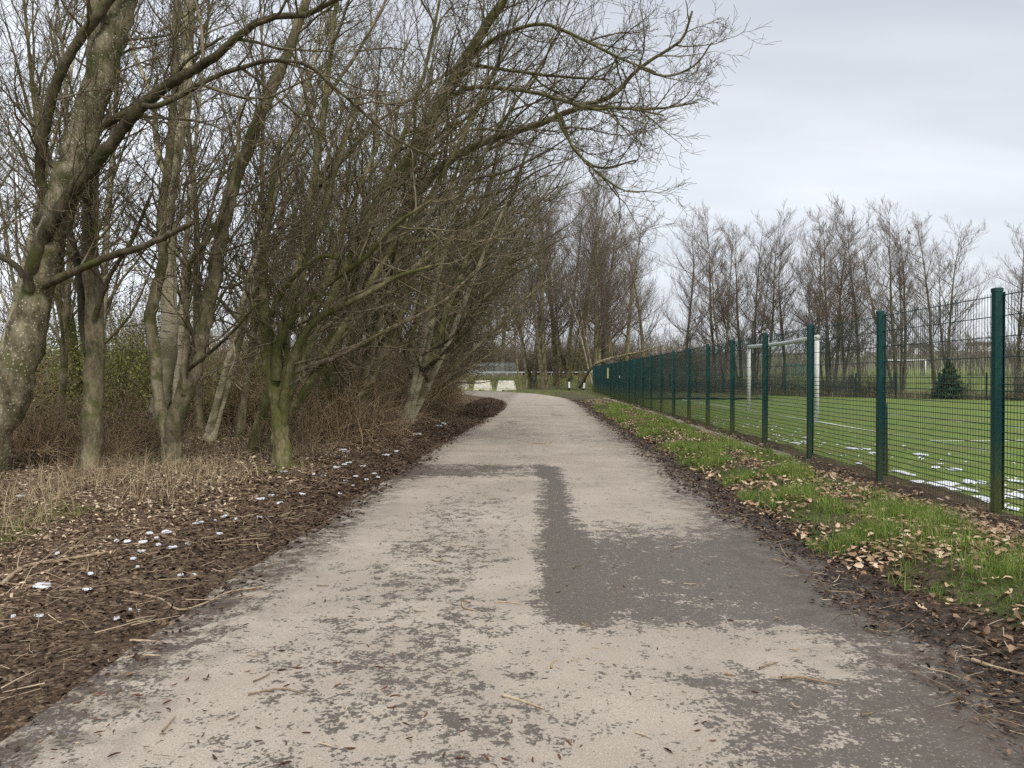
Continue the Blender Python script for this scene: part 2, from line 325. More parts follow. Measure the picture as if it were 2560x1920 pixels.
# road
NR = 42
def resample(pts, m):
    p = np.array(pts, float); t = np.arange(len(p)); tt = np.linspace(0, len(p) - 1, m); return np.stack([np.interp(tt, t, p[:, 0]), np.interp(tt, t, p[:, 1])], 1)
def dens(pts, m=620):
    p = np.array(pts, float); t = np.arange(len(p)); tt = np.concatenate([np.linspace(0, 4, 320), np.linspace(4, len(p) - 1, m - 320)[1:]]); return np.stack([np.interp(tt, t, p[:, 0]), np.interp(tt, t, p[:, 1])], 1)
A, B = dens(RL_pts), dens(RR_pts)
for _ in range(14):                                             # round the bends
    A[1:-1] = (A[:-2] + 2 * A[1:-1] + A[2:]) / 4; B[1:-1] = (B[:-2] + 2 * B[1:-1] + B[2:]) / 4
s = np.linspace(-0.08, 1.08, NR)
P = A[:, None, :] * (1 - s)[None, :, None] + B[:, None, :] * s[None, :, None]
nA = len(A); rx, ry = P[..., 0].ravel(), P[..., 1].ravel(); ss_ = np.tile(s, nA)
rz = 0.012 + 0.018 * (1 - (2 * ss_ - 1) ** 2) + (N1(rx, ry, 0.8, 2) - 0.5) * 0.012
i = np.arange(nA - 1)[:, None] * NR + np.arange(NR - 1)[None]; F = np.stack([i, i + 1, i + NR + 1, i + NR], -1).reshape(-1, 4)
def bx(x, a, b, w): return sstep(a - w, a + w, x) * sstep(b + w, b - w, x)
wet = 0.28 - 0.15 * sstep(7, 15, ry)
wet += 0.15 * bx(rx, -1.3, -0.25, 0.3) * sstep(12, 4, ry) + 0.05 * bx(rx, -1.25, -0.3, 0.35)            # wheel track
wet += 0.05 * bx(rx, 0.7, 1.35, 0.25)
wet += 0.50 * bx(rx, 0.0, 0.33, 0.10) * bx(ry, 4.35, 11.8, 0.3)                                        # damp joint strip
wet += 0.47 * bx(rx, 0.1, 2.6, 0.08) * sstep(4.1, 4.45, ry) * sstep(7.6, 6.0, ry)                                # damp patch
wet += 0.46 * bx(rx, -2.3, 0.12, 0.1) * bx(ry, 10.5, 12.1, 0.35) * (0.75 + 0.25 * sstep(-0.5, -1.5, rx))                                        # damp cross band
wet += 0.33 * sstep(0.5, 0.9, rx) * sstep(3.9, 3.3, ry)                                             # damp corner
wet += 0.34 * sstep(1.35, 1.85, rx) * (0.55 + 0.45 * sstep(20, 8, ry)) + 0.30 * sstep(-1.5, -1.95, rx) * (0.6 + 0.4 * sstep(14, 6, ry))
wet += 0.34 * bx(rx, 0.3, 1.0, 0.3) * bx(ry, 26.0, 29, 0.7) + 0.24 * bx(rx, 0.5, 1.9, 0.25) * bx(ry, 15.5, 19.5, 0.9) + 0.16 * bx(rx, -0.5, 0.25, 0.2) * bx(ry, 12, 26, 1) + 0.22 * bx(rx, -1.3, -0.6, 0.2) * bx(ry, 20, 24, 1.0) + 0.3 * bx(rx, -0.6, 1.4, 0.4) * bx(ry, 36, 38, 0.8) + 0.1 * bx(rx, -1.2, -0.4, 0.25) * sstep(12, 15, ry)
wet += 0.12 * bx(rx, -0.5, 0.3, 0.3) * sstep(4.2, 3.2, ry)
def road_mat():
    m = M('worn_asphalt', 0.9, 0.2); w = m.attr('wet')
    big, mid, fine = m.noise(1.6, 4, 0.62), m.noise(9, 4, 0.68), m.noise(48, 3, 0.6)
    nz = m.math('ADD', m.math('ADD', m.math('MULTIPLY', m.math('SUBTRACT', big, 0.5), 0.7), m.math('MULTIPLY', m.math('SUBTRACT', mid, 0.5), 1.3)), m.math('MULTIPLY', m.math('SUBTRACT', fine, 0.5), 1.15))
    f = m.ss(0.455, 0.59, m.math('ADD', w, nz))
    vc = m.n('ShaderNodeSeparateColor'); m.l(m.vor(85, 'Color'), vc.inputs[0]); vd = m.vor(85)
    stone = m.math('MULTIPLY', m.math('GREATER_THAN', vc.outputs[0], 0.78), m.ss(0.5, 0.3, vd))
    dry = m.mix(m.ss(0.35, 0.68, m.noise(0.9, 5, 0.6)), (0.335, 0.288, 0.235), (0.43, 0.375, 0.31)); dry = m.mix(m.math('MULTIPLY', m.ss(0.42, 0.66, m.noise(150, 2, 0.7)), 0.6), dry, (0.20, 0.17, 0.14))
    dry = m.mix(m.math('MULTIPLY', stone, 0.35), dry, (0.5, 0.46, 0.40))
    wetc = m.mix(m.noise(26, 3, 0.6), (0.085, 0.072, 0.060), (0.145, 0.124, 0.103)); wetc = m.mix(m.math('MULTIPLY', stone, 0.55), wetc, (0.30, 0.27, 0.23))
    dirt = m.math('MULTIPLY', m.attr('dirt'), m.ss(0.40, 0.60, m.noise(5.5, 5, 0.72)))
    m.color(m.mix(m.math('MULTIPLY', dirt, 0.75), m.mix(f, dry, wetc), (0.07, 0.05, 0.036))).rough(m.math('SUBTRACT', 0.92, m.math('MULTIPLY', f, 0.36)))
    m.bump(m.math('ADD', m.math('MULTIPLY', vd, -0.6), m.noise(70, 3)), 0.35, 0.006); return m.m
ROAD = road_mat()
tag(obj('road', mesh_np('road', np.stack([rx, ry, rz], 1), F, ROAD, True, {'wet': wet, 'dirt': np.clip(sstep(1.1, 2.0, rx) + sstep(-1.35, -2.05, rx) + 0.15 * sstep(12, 30, ry) * N2(rx, ry, 0.4, 2), 0, 1)})), 'worn asphalt lane with damp patches', kind='structure')

# verge
def verge_mat():
    m = M('verge_soil', 0.9, 0.25); g = m.attr('grass'); e = m.attr('mud'); n = m.noise(16, 5, 0.7)
    v = m.n('ShaderNodeSeparateColor'); m.l(m.vor(42, 'Color'), v.inputs[0])
    soil = m.ramp(m.math('ADD', m.math('MULTIPLY', n, 0.6), m.math('MULTIPLY', v.outputs[0], 0.4)), [(0.25, (0.03, 0.021, 0.016)), (0.55, (0.075, 0.05, 0.034)), (0.8, (0.16, 0.11, 0.07))])
    c = m.mix(m.math('MULTIPLY', g, m.ss(0.35, 0.6, m.noise(9, 4, 0.7))), soil, (0.075, 0.095, 0.03)); c = m.mix(m.math('MULTIPLY', e, 0.8), c, m.mix(n, (0.028, 0.022, 0.02), (0.065, 0.05, 0.042)))
    m.color(c).rough(m.math('SUBTRACT', 0.95, m.math('MULTIPLY', e, 0.4))).bump(n, 0.8, 0.03); return m.m
xs = np.linspace(1.2, 4.75, 56); ys = np.concatenate([np.linspace(-8, 22, 270), np.linspace(22.2, 64, 110)]); X, Y, F = grid(xs, ys)
E = edge_r(Y) - 0.06 + (N3(X * 0 + 9, Y, 1.2, 4) - 0.5) * 0.42; Xc = np.where(X < E, E, X); Z = np.where(X < E, 0.0, verge_z(Xc, Y))
tag(obj('grass_verge', mesh_np('grass_verge', np.stack([Xc, Y, Z], 1), F, verge_mat(), True, {'grass': grass_field(Xc, Y), 'mud': sstep(0.5, 0.15, Xc - edge_r(Y))})), 'grassy verge between road and green fence', kind='structure')

# far verge beyond the bend
xs = np.linspace(-3, 14, 40); ys = np.linspace(46, 82, 60); X, Y, F = grid(xs, ys)
xr_far = np.interp(Y, np.array([p[1] for p in RR_pts]), np.array([p[0] for p in RR_pts]))
Xc = np.maximum(X, xr_far - 0.05 + (N3(X * 0 + 3, Y, 0.8, 3) - 0.5) * 0.5)
def farverge_mat():
    m = M('far_verge', 0.95, 0.1); n = m.noise(1.5, 5, 0.7); m.color(m.mix(m.ss(0.42, 0.58, n), (0.105, 0.135, 0.035), (0.085, 0.06, 0.04))).bump(m.noise(12, 4), 0.7, 0.05); return m.m
Zf = 0.014 + 0.10 * sstep(0.2, 1.5, Xc - xr_far) + (N2(Xc, Y, 0.8, 3) - 0.5) * 0.12 * sstep(0.1, 1.0, Xc - xr_far)
tag(obj('far_verge', mesh_np('far_verge', np.stack([Xc, Y, Zf], 1), F, farverge_mat(), True)), 'mossy grass verge on the outside of the bend', kind='structure')

# pitch
def pitch_mat():
    m = M('pitch_turf', 0.9, 0.15); n = m.noise(0.5, 4, 0.6); n2 = m.noise(55, 4, 0.7); n3 = m.noise(4, 4, 0.65)
    c = m.ramp(m.math('ADD', m.math('MULTIPLY', n2, 0.55), m.math('MULTIPLY', n3, 0.45)), [(0.34, (0.055, 0.095, 0.018)), (0.5, (0.14, 0.205, 0.042)), (0.64, (0.255, 0.315, 0.085))])
    c = m.mix(m.math('MULTIPLY', m.ss(0.44, 0.64, m.math('ADD', m.math('MULTIPLY', n, 0.6), m.math('MULTIPLY', m.noise(2.2, 4, 0.7), 0.4))), 0.75), c, (0.17, 0.155, 0.06)); m.color(c).bump(m.math('ADD', n2, n3), 0.6, 0.02); return m.m
far_y = lambda x: 75 - 1.14 * x                        # far edge of the pitch
xs = np.concatenate([np.linspace(4.55, 30, 110), np.linspace(31, 60, 20)]); ys = np.linspace(-8, 72, 130); X, Y, F = grid(xs, ys)
Yc = np.minimum(Y, far_y(X) + 0.4); Z = 0.0 + (N1(X, Y, 0.35, 3) - 0.5) * 0.04 + 0.02
pitch_z = lambda x, y: 0.02 + (N1(x, y, 0.35, 3) - 0.5) * 0.04
tag(obj('pitch', mesh_np('pitch', np.stack([X, Yc, pitch_z(X, Yc)], 1), F, pitch_mat(), True)), 'mown green football pitch', kind='structure')
def line_mat():
    m = M('pitch_line_chalk', 0.9, 0.1); n = m.noise(26, 4, 0.7); n2 = m.noise(1.2, 3)
    f = m.ss(0.30, 0.44, m.math('ADD', n, m.math('MULTIPLY', m.math('SUBTRACT', n2, 0.5), 0.5))); m.color(m.mix(f, (0.16, 0.23, 0.05), (0.70, 0.72, 0.66))); return m.m
LINE = line_mat()
def pitch_line(name, p, q, w):
    n = 90; t = np.linspace(0, 1, n)[:, None]; c = np.array(p)[None] * (1 - t) + np.array(q)[None] * t; d = np.array(q, float) - p; d /= np.linalg.norm(d); nn = np.array([-d[1], d[0]])
    k = 4; V = []
    for j in range(k):
        o = c + nn * (j / (k - 1) - 0.5) * w * (1 + 0.3 * (N3(c[:, 0] * 3, c[:, 1] * 3, 1, 2)[:, None] - 0.5)); V.append(np.concatenate([o, pitch_z(o[:, 0], o[:, 1])[:, None] + 0.006], 1))
    V = np.stack(V, 1).reshape(-1, 3); i = np.arange(n - 1)[:, None] * k + np.arange(k - 1)[None]
    return tag(obj(name, mesh_np(name, V, np.stack([i, i + 1, i + k + 1, i + k], -1).reshape(-1, 4), LINE)), kind='structure')
GLX = 8.42
pitch_line('goal_line', (GLX, 3), (GLX, 63), 0.13)
pitch_line('goal_area_line', (12.9, 17), (12.9, 38), 0.11)
pitch_line('goal_area_side_line', (GLX, 38), (12.9, 38), 0.11); pitch_line('goal_area_end_line', (GLX, 17), (12.9, 17), 0.11)
pitch_line('penalty_area_line', (GLX, 46), (24.5, 46), 0.11)

# concrete edging under the fence
def conc_mat():
    m = M('old_concrete', 0.95, 0.15); n = m.noise(7, 5, 0.7); m.color(m.ramp(n, [(0.3, (0.15, 0.125, 0.09)), (0.5, (0.30, 0.26, 0.20)), (0.7, (0.42, 0.37, 0.29))])).bump(m.noise(60, 4), 0.5, 0.01); return m.m
CONC = conc_mat()
eg = empty('concrete_edging', (3.92, 12, 0)); tag(eg, 'row of flat concrete edging slabs below the green fence', 'edging')
g = Geo(); g.box(-0.11, 0.11, 0.004, 0.896, -0.12, 0.0, 0.008); slab = g.mesh('edging_slab', CONC)
for k in range(44):
    y = 0.9 * k - 5 + 0.0
    yy = 12 + y
    if yy < 12.5 and k % 3: continue
    obj('edging_slab', slab, eg, (float(rng.normal(0, 0.012)), y, float(verge_z(3.92, yy + 0.45)) + (0.05 if yy > 12 else 0.02)), (float(rng.normal(0, 0.01)), float(rng.normal(0, 0.03)), float(rng.normal(0, 0.012))))

# ------------------------------------------------------------------ green mesh fence
BAY, FH, Y0 = 2.578, 2.26, 7.61
fence = empty('mesh_fence', (FX, Y0, 0)); tag(fence, 'tall dark green welded mesh fence running beside the road', 'fence')
g = Geo(); g.box(-0.035, 0.035, -0.035, 0.035, -0.05, FH, 0.006); post_me = g.mesh('post', FENCE)
g = Geo(); g.box(-0.039, 0.039, -0.039, 0.039, FH - 0.035, FH + 0.012, 0.007); cap_me = g.mesh('post_cap', FENCE)
g = Geo(); g.box(0.053, 0.062, -0.03, 0.03, 0.12, FH - 0.03)
for z in np.arange(0.2, 2.2, 0.3): g.box(0.062, 0.074, -0.011, 0.011, z - 0.012, z + 0.012, 0.003)
bar_me = g.mesh('clamp_bar', FENCE)
ztop = FH - 0.06
g = Geo()
for k in range(int(BAY / 0.05)):
    y = 0.025 + 0.05 * k
    if y > BAY - 0.01: break
    r = 0.0031; g.add([(0.044 - r, y, 0.06), (0.044, y - r, 0.06), (0.044 + r, y, 0.06), (0.044, y + r, 0.06), (0.044 - r, y, ztop + 0.03), (0.044, y - r, ztop + 0.03), (0.044 + r, y, ztop + 0.03), (0.044, y + r, ztop + 0.03)], [(0, 1, 5, 4), (1, 2, 6, 5), (2, 3, 7, 6), (3, 0, 4, 7), (4, 5, 6, 7)])
hz = [ztop - 0.2 * k for k in range(5)]; z = hz[-1]
while z - 0.066 > 0.08: z -= 0.066; hz.append(z)
for z in hz:
    for xo in (0.0375, 0.0505): r = 0.004; g.add([(xo, y, z + a) if b == 0 else (xo + b, y, z) for y in (0.0, BAY) for a, b in ((r, 0), (0, r), (-r, 0), (0, -r))], [(0, 1, 5, 4), (1, 2, 6, 5), (2, 3, 7, 6), (3, 0, 4, 7)])
panel_me = g.mesh('mesh_panel', WIRE)
NPOST = 23
for k in range(-2, NPOST):
    tz = float(rng.normal(0, 0.004))
    p = obj('post', post_me, fence, (float(rng.normal(0, 0.006)), k * BAY, tz), (float(rng.normal(0, 0.003)), float(rng.normal(0, 0.004)), 0))
    obj('post_cap', cap_me, p); obj('clamp_bar', bar_me, p)
    if k < NPOST - 1: obj('mesh_panel', panel_me, fence, (0, k * BAY, tz), (0, float(rng.normal(0, 0.002)), 0))
# end return of the fence, away from the road
for k in range(4):
    if k: p = obj('post', post_me, fence, (k * BAY, (NPOST - 1) * BAY + 0.5 * k, 0), (0, 0, -math.pi / 2)); obj('post_cap', cap_me, p); obj('clamp_bar', bar_me, p)
    obj('mesh_panel', panel_me, fence, (k * BAY, (NPOST - 1) * BAY + 0.5 * k, 0), (0, 0, -math.pi / 2 + 0.19))
# stay leaning against the second post, inside the pitch
g = Geo(); g.tube([(FX + 0.10, Y0 + BAY + 0.05, 1.05), (FX + 0.24, Y0 + BAY + 0.30, 0.0)], 0.025, 8); tag(obj('fence_stay', g.mesh('fence_stay', FENCE)), 'short green steel stay leaning against the fence post inside the pitch', 'stay')
# notices wired to the fence
def notice(y, z, w, h, c, label, name='notice_board'):
    e = empty(name, (FX - 0.02, y, z)); g = Geo(); g.box(-0.004, 0.0, -w / 2, w / 2, -h / 2, h / 2, 0.001); obj('panel', g.mesh('panel', flat('notice_' + label[:6], c, 0.5, 0.06)), e)
    g = Geo(); 
    for s1 in (-1, 1):
        for s2 in (-1, 1): g.box(-0.008, -0.0045, s1 * w * 0.44 - 0.012, s1 * w * 0.44 + 0.012, s2 * h * 0.42 - 0.012, s2 * h * 0.42 + 0.012)
    obj('fixing', g.mesh('fixing', flat('tie_black', (0.03, 0.03, 0.03))), e); return tag(e, label, 'notice', 'notices on the fence')
notice(Y0 + 16.45 * BAY, 1.62, 1.05, 0.68, (0.72, 0.66, 0.22), 'pale yellow rectangular notice wired to the green fence')
notice(Y0 + 13.6 * BAY, 1.38, 0.32, 0.14, (0.78, 0.78, 0.76), 'small white plate fixed to the green fence beyond the yellow notice', 'small_notice')

# ------------------------------------------------------------------ goals
def goal(name, w, h, loc, rz, label, r=0.055):
    e = empty(name, loc, rz)
    for s1 in (0, 1):
        g = Geo(); x = s1 * w; g.tube([(0, x, -0.05), (0, x, h)], r, 12); p = obj('goal_post', g.mesh('goal_post', GOALW, True), e)
        g = Geo(); g.tube([(0, x, -0.04), (0, x, 0.05)], r + 0.02, 12); obj('ground_socket', g.mesh('ground_socket', flat('socket_grey', (0.12, 0.12, 0.1))), p)
    g = Geo(); ys = np.linspace(-r, w + r, 12); sag = -0.05 * np.sin(np.pi * (ys + r) / (w + 2 * r)); g.tube(np.stack([0 * ys, ys, h + sag - 0.0], 1), r, 12); c = obj('crossbar', g.mesh('crossbar', GOALW, True), e)
    return tag(e, label, 'goal', 'football goals')
goal('football_goal', 7.7, 2.62, (GLX + 0.12, 24.0, 0), 0, 'white full-size football goal frame without net behind the green fence', 0.075)
fz = float(hill_z(46, 104)); a = at(2208, 900, 104); b = at(2314, 900, 104)
goal('far_goal', float(b[0] - a[0]), float(a[2] - fz), (float(a[0]), 104, fz), -math.pi / 2, 'distant white goal frame standing in the raised field behind the alders', 0.06)

# ------------------------------------------------------------------ tree growing
UP = np.array([0, 0, 1.0])
def nrm(v): return v / (np.linalg.norm(v, axis=-1, keepdims=True) + 1e-9)
def march(r, P0, D0, L, R, n, wander, trop, bend=None, taper=0.85, rmin=0.003, sag=0.0):
    B = len(P0); P = np.zeros((B, n, 3)); P[:, 0] = P0; d = nrm(D0.copy()); st = (L / (n - 1))[:, None]
    for k in range(1, n):
        d = d + r.normal(0, wander, (B, 3)) + UP * (trop - sag * k / n)
        if bend is not None: d = d + bend
        d = nrm(d); P[:, k] = P[:, k - 1] + d * st
    t = np.linspace(0, 1, n)[None]; return P, np.maximum(R[:, None] * (1 - t * taper), rmin)
def sprout(r, P, R, L, nc, t0, ang, lr, rr, up=0.0, tp=0.35, rmin=0.003, bias=None):
    """children of polylines P (B,n,3): nc each"""
    B, n, _ = P.shape; t = np.clip(t0 + (1 - t0) * ((np.arange(nc)[None] + r.random((B, nc))) / nc), 0, 0.985)
    f = t * (n - 1); i = np.minimum(f.astype(int), n - 2); w = (f - i)[..., None]; b = np.arange(B)[:, None]
    p = P[b, i] * (1 - w) + P[b, i + 1] * w; tan = nrm(P[b, i + 1] - P[b, i]); rad = R[b, i] * (1 - w[..., 0]) + R[b, i + 1] * w[..., 0]
    q = r.normal(0, 1, (B, nc, 3)) + UP * up
    if bias is not None: q = q + bias
    q = q - tan * np.sum(q * tan, -1, keepdims=True); q = nrm(q); a = (ang + r.normal(0, 0.16, (B, nc)))[..., None]
    D = tan * np.cos(a) + q * np.sin(a)
    l = L[:, None] * lr * (1 - tp * t) * r.uniform(0.55, 1.25, (B, nc))
    return p.reshape(-1, 3), D.reshape(-1, 3), l.ravel(), np.maximum(np.minimum(rad * 0.75, rr * l + 0.002), rmin).ravel()
def crown_of(r, P, R, L, spec, rmin=0.003, bend=None):
    """grow successive levels; spec rows: dict(nc,t0,ang,lr,rr,n,w,trop,k,...) -> list of tube geometry"""
    parts = []
    for q in spec:
        p0, d0, l, rd = sprout(r, P, R, L, q['nc'], q.get('t0', 0.2), q['ang'], q['lr'], q.get('rr', 0.014), q.get('up', 0.0), q.get('tp', 0.35), rmin, q.get('bias'))
        keep = r.random(len(l)) < q.get('keep', 1.0); p0, d0, l, rd = p0[keep], d0[keep], l[keep], rd[keep]
        P, R = march(r, p0, d0, l, rd, q['n'], q['w'], q.get('trop', 0.0), bend, q.get('taper', 0.8), rmin, q.get('sag', 0.0)); L = l
        parts.append(tubes(P, R, q['k']))
    return parts
def spline(pts, n):
    p = np.array(pts, float); seg = np.r_[0, np.cumsum(np.linalg.norm(np.diff(p[:, :3], axis=0), axis=1))]; tt = np.linspace(0, seg[-1], n)
    m = np.gradient(p, seg, axis=0); out = np.zeros((n, p.shape[1])); i = np.clip(np.searchsorted(seg, tt) - 1, 0, len(seg) - 2); h = (seg[i + 1] - seg[i])[:, None]; u = ((tt - seg[i])[:, None]) / h
    return (2 * u**3 - 3 * u**2 + 1) * p[i] + (u**3 - 2 * u**2 + u) * h * m[i] + (-2 * u**3 + 3 * u**2) * p[i + 1] + (u**3 - u**2) * h * m[i + 1]

# --- hero trees, traced limb by limb: each limb a list of (px, py, radius px) at its own depth
SPEC_LIMB = [dict(nc=9, t0=0.12, ang=0.85, lr=0.42, rr=0.011, n=8, w=0.16, trop=0.07, k=5, tp=0.2),
             dict(nc=8, t0=0.15, ang=0.75, lr=0.5, rr=0.010, n=6, w=0.17, trop=0.05, k=3, tp=0.2),
             dict(nc=6, t0=0.15, ang=0.7, lr=0.5, rr=0.008, n=4, w=0.18, trop=0.06, k=3, tp=0.2)]
def hero(name, label, limbs, mats, spec, seed, group=None, rmin=0.0034, flare=1.35):
    r = np.random.default_rng(seed); base = None; root = None; crown = []
    for li, (kind, d0, d1, pts, sp) in enumerate(limbs):
        m = len(pts); dd = np.linspace(d0, d1, m)
        W = np.array([np.r_[at(px, py, d), rp * d / FPX] for (px, py, rp), d in zip(pts, dd)])
        if root is None:
            base = W[0, :3].copy(); W[0, 2] -= 0.15; base[2] = float(W[0, 2]) + 0.15; root = empty(name, base); tag(root, label, 'tree', group)
        W[:, :3] -= base; n = max(10, 5 * m); S = spline(W, n); P, R = S[:, :3], np.maximum(S[:, 3], rmin)
        if kind == 'trunk':
            R = R * (1 + (flare - 1) * np.exp(-np.maximum(P[:, 2], 0) / 0.16))
        jit = r.normal(0, 1, P.shape) * R[:, None] * 0.09; jit[0] = 0; P = P + jit
        k = 16 if R[0] > 0.06 else 8
        V, Q = tubes(P[None], R[None], k)
        cen = np.repeat(P, k, axis=0); ang = np.tile(np.arange(k), n)
        lump = 1 + 0.12 * (N1(ang * 0.9 + seed, np.repeat(np.arange(n), k) * 0.35, 1, 2) - 0.5) * 2; V = cen + (V - cen) * lump[:, None]
        capc = [P[-1]]; F = [Q, np.array([[len(V) - k + j, len(V) - k + (j + 1) % k, len(V)] for j in range(k)])]; V = np.concatenate([V, capc])
        obj('trunk' if kind == 'trunk' else kind, mesh_np(kind, V, F, mats[0] if kind != 'limb' else mats[1], True), root)
        if sp:
            L = np.linalg.norm(np.diff(P, axis=0), axis=1).sum()
            s0 = [dict(q) for q in spec]; s0[0]['nc'] = int(max(4, sp * L)); s0[0]['lr'] = min(0.6, 1.7 / L); s0[0]['t0'] = 0.12 if kind != 'trunk' else 0.35
            crown += crown_of(r, P[None], R[None], np.array([L]), s0, rmin)
    if crown:
        V, Q = merge(crown); obj('crown', mesh_np('crown', V, Q, TWIG), root)
    return root
hero('ash_tree', 'thick grey lichen-speckled trunk leaning right with a long crossing limb', [
    ('trunk', 9.9, 9.4, [(-60, 1230, 46), (-20, 1106, 44), (26, 980, 45), (62, 853, 44), (90, 727, 37), (109, 675, 37), (141, 549, 36), (186, 422, 38), (219, 295, 34), (255, 169, 35), (297, 42, 34), (330, -90, 30), (370, -260, 24)], 2.0),
    ('limb', 9.75, 9.1, [(95, 560, 14), (127, 498, 13), (103, 456, 11), (99, 401, 12), (112, 321, 12), (135, 224, 12), (181, 127, 12), (236, 51, 12), (290, -30, 11), (350, -160, 8)], 1.6),
    ('limb', 9.6, 8.6, [(72, 725, 17), (80, 675, 18), (110, 590, 17), (169, 498, 17), (236, 409, 16), (295, 338, 15), (359, 262, 14), (422, 211, 12), (498, 169, 11), (561, 122, 10), (624, 68, 9), (696, 40, 8), (760, 38, 7), (823, 8, 6), (900, -40, 4)], 2.2),
    ('limb', 9.0, 8.8, [(359, 264, 8), (380, 266, 7), (456, 236, 7), (506, 207, 6.5), (591, 173, 6), (675, 152, 5), (760, 160, 4.5), (850, 230, 4), (980, 340, 3.5), (1090, 400, 2.5)], 2.4),
    ('limb', 9.7, 9.0, [(90, 720, 12), (139, 700, 11), (203, 671, 9.5), (274, 641, 9), (350, 620, 8.5), (405, 595, 7.5), (481, 557, 6.5)], 2.0),
    ('limb', 9.8, 9.9, [(75, 720, 10), (40, 665, 8), (-10, 635, 7), (-80, 570, 5)], 2.0),
    ('limb', 9.6, 9.5, [(235, 330, 11), (262, 312, 10), (330, 275, 9), (400, 230, 6), (470, 150, 4), (560, 90, 3)], 2.2)],
    (BARK_ASH, BARK_DARK), SPEC_LIMB, 11, flare=1.12)
hero('ash_tree', 'straight grey-green trunk rising between the leaning trunk and the forked tree', [
    ('trunk', 10.4, 10.4, [(222, 1205, 27), (229, 1100, 25), (234, 950, 24), (236, 840, 22), (226, 633, 19), (226, 506, 19), (228, 422, 18), (228, 253, 16), (234, 84, 15), (240, -60, 12), (250, -220, 8)], 2.6),
    ('limb', 10.4, 10.8, [(228, 900, 13), (212, 830, 12), (204, 740, 11), (190, 640, 9), (160, 520, 7), (120, 380, 5), (90, 220, 4)], 2.6),
    ('limb', 10.3, 9.8, [(236, 800, 7), (270, 700, 6), (330, 600, 5), (380, 480, 4)], 2.6)],
    (BARK_MID, BARK_DARK), SPEC_LIMB, 12)
hero('forked_tree', 'smooth grey tree forking near the ground into spreading stems', [
    ('trunk', 10.6, 10.6, [(432, 1200, 25), (430, 1150, 24), (420, 1090, 19), (401, 1022, 15), (388, 895, 14), (378, 777, 14), (397, 705, 13), (408, 640, 12), (402, 549, 11), (420, 422, 10), (430, 295, 9), (440, 169, 8), (438, 42, 7), (450, -100, 5)], 2.2),
    ('stem', 10.6, 10.1, [(431, 1150, 22), (434, 1085, 21), (443, 1043, 22), (468, 959, 22), (498, 874, 20), (519, 769, 19), (544, 642, 18), (553, 590, 18), (578, 472, 17), (633, 338, 15), (675, 232, 14), (717, 139, 12), (751, 42, 11), (800, -90, 8)], 2.6),
    ('stem', 10.4, 10.0, [(458, 985, 9), (457, 950, 9), (468, 853, 8), (466, 727, 8), (477, 655, 7), (519, 600, 7), (560, 520, 6), (590, 400, 5), (600, 260, 4)], 3.0),
    ('limb', 10.3, 9.6, [(470, 925, 5), (520, 885, 4.5), (580, 830, 4), (640, 760, 3)], 2.6)],
    (BARK_MID, BARK_DARK), SPEC_LIMB, 13)
hero('birch_tree', 'pale birch trunk with dark bands standing behind the forked tree', [
    ('trunk', 13.0, 13.0, [(375, 1150, 27), (385, 1090, 23), (401, 1000, 21), (416, 916, 20), (424, 811, 20), (420, 642, 18), (418, 549, 18), (432, 422, 17), (456, 295, 16), (468, 148, 14), (473, 21, 13), (480, -150, 9)], 2.4),
    ('limb', 13.0, 13.2, [(424, 450, 9), (400, 400, 8), (380, 250, 6), (330, 120, 5), (290, 0, 4)], 3.0)],
    (BIRCH, BIRCH), SPEC_LIMB, 14)
hero('pollard_tree', 'mossy pollarded stump sprouting a fan of green stems at the litter edge', [
    ('trunk', 11.0, 11.0, [(702, 1190, 25), (702, 1140, 24), (700, 1085, 21), (692, 1001, 19), (675, 916, 18), (663, 811, 16), (658, 748, 12), (660, 650, 9), (675, 500, 7), (700, 350, 5)], 2.6),
    ('stem', 11.0, 10.4, [(702, 1075, 14), (713, 980, 12), (734, 895, 11), (772, 819, 10), (844, 769, 8), (900, 743, 7), (1000, 690, 5), (1100, 660, 3)], 3.4),
    ('stem', 10.9, 10.3, [(690, 950, 12), (697, 853, 12), (738, 790, 11), (823, 705, 9), (899, 655, 7), (990, 560, 5), (1080, 500, 3)], 3.4),
    ('stem', 11.0, 11.0, [(702, 1060, 12), (712, 900, 11), (722, 790, 10), (755, 684, 9), (800, 560, 8), (840, 420, 6), (900, 250, 4)], 3.2),
    ('stem', 11.1, 11.6, [(705, 1060, 10), (728, 950, 9), (765, 840, 8), (810, 700, 7), (870, 540, 6), (950, 350, 4)], 3.2),
    ('limb', 10.7, 10.2, [(662, 830, 7), (700, 740, 7), (760, 668, 6), (810, 640, 5), (845, 646, 5)], 2.0)],
    (BARK_MOSS, BARK_MOSS), SPEC_LIMB, 15)
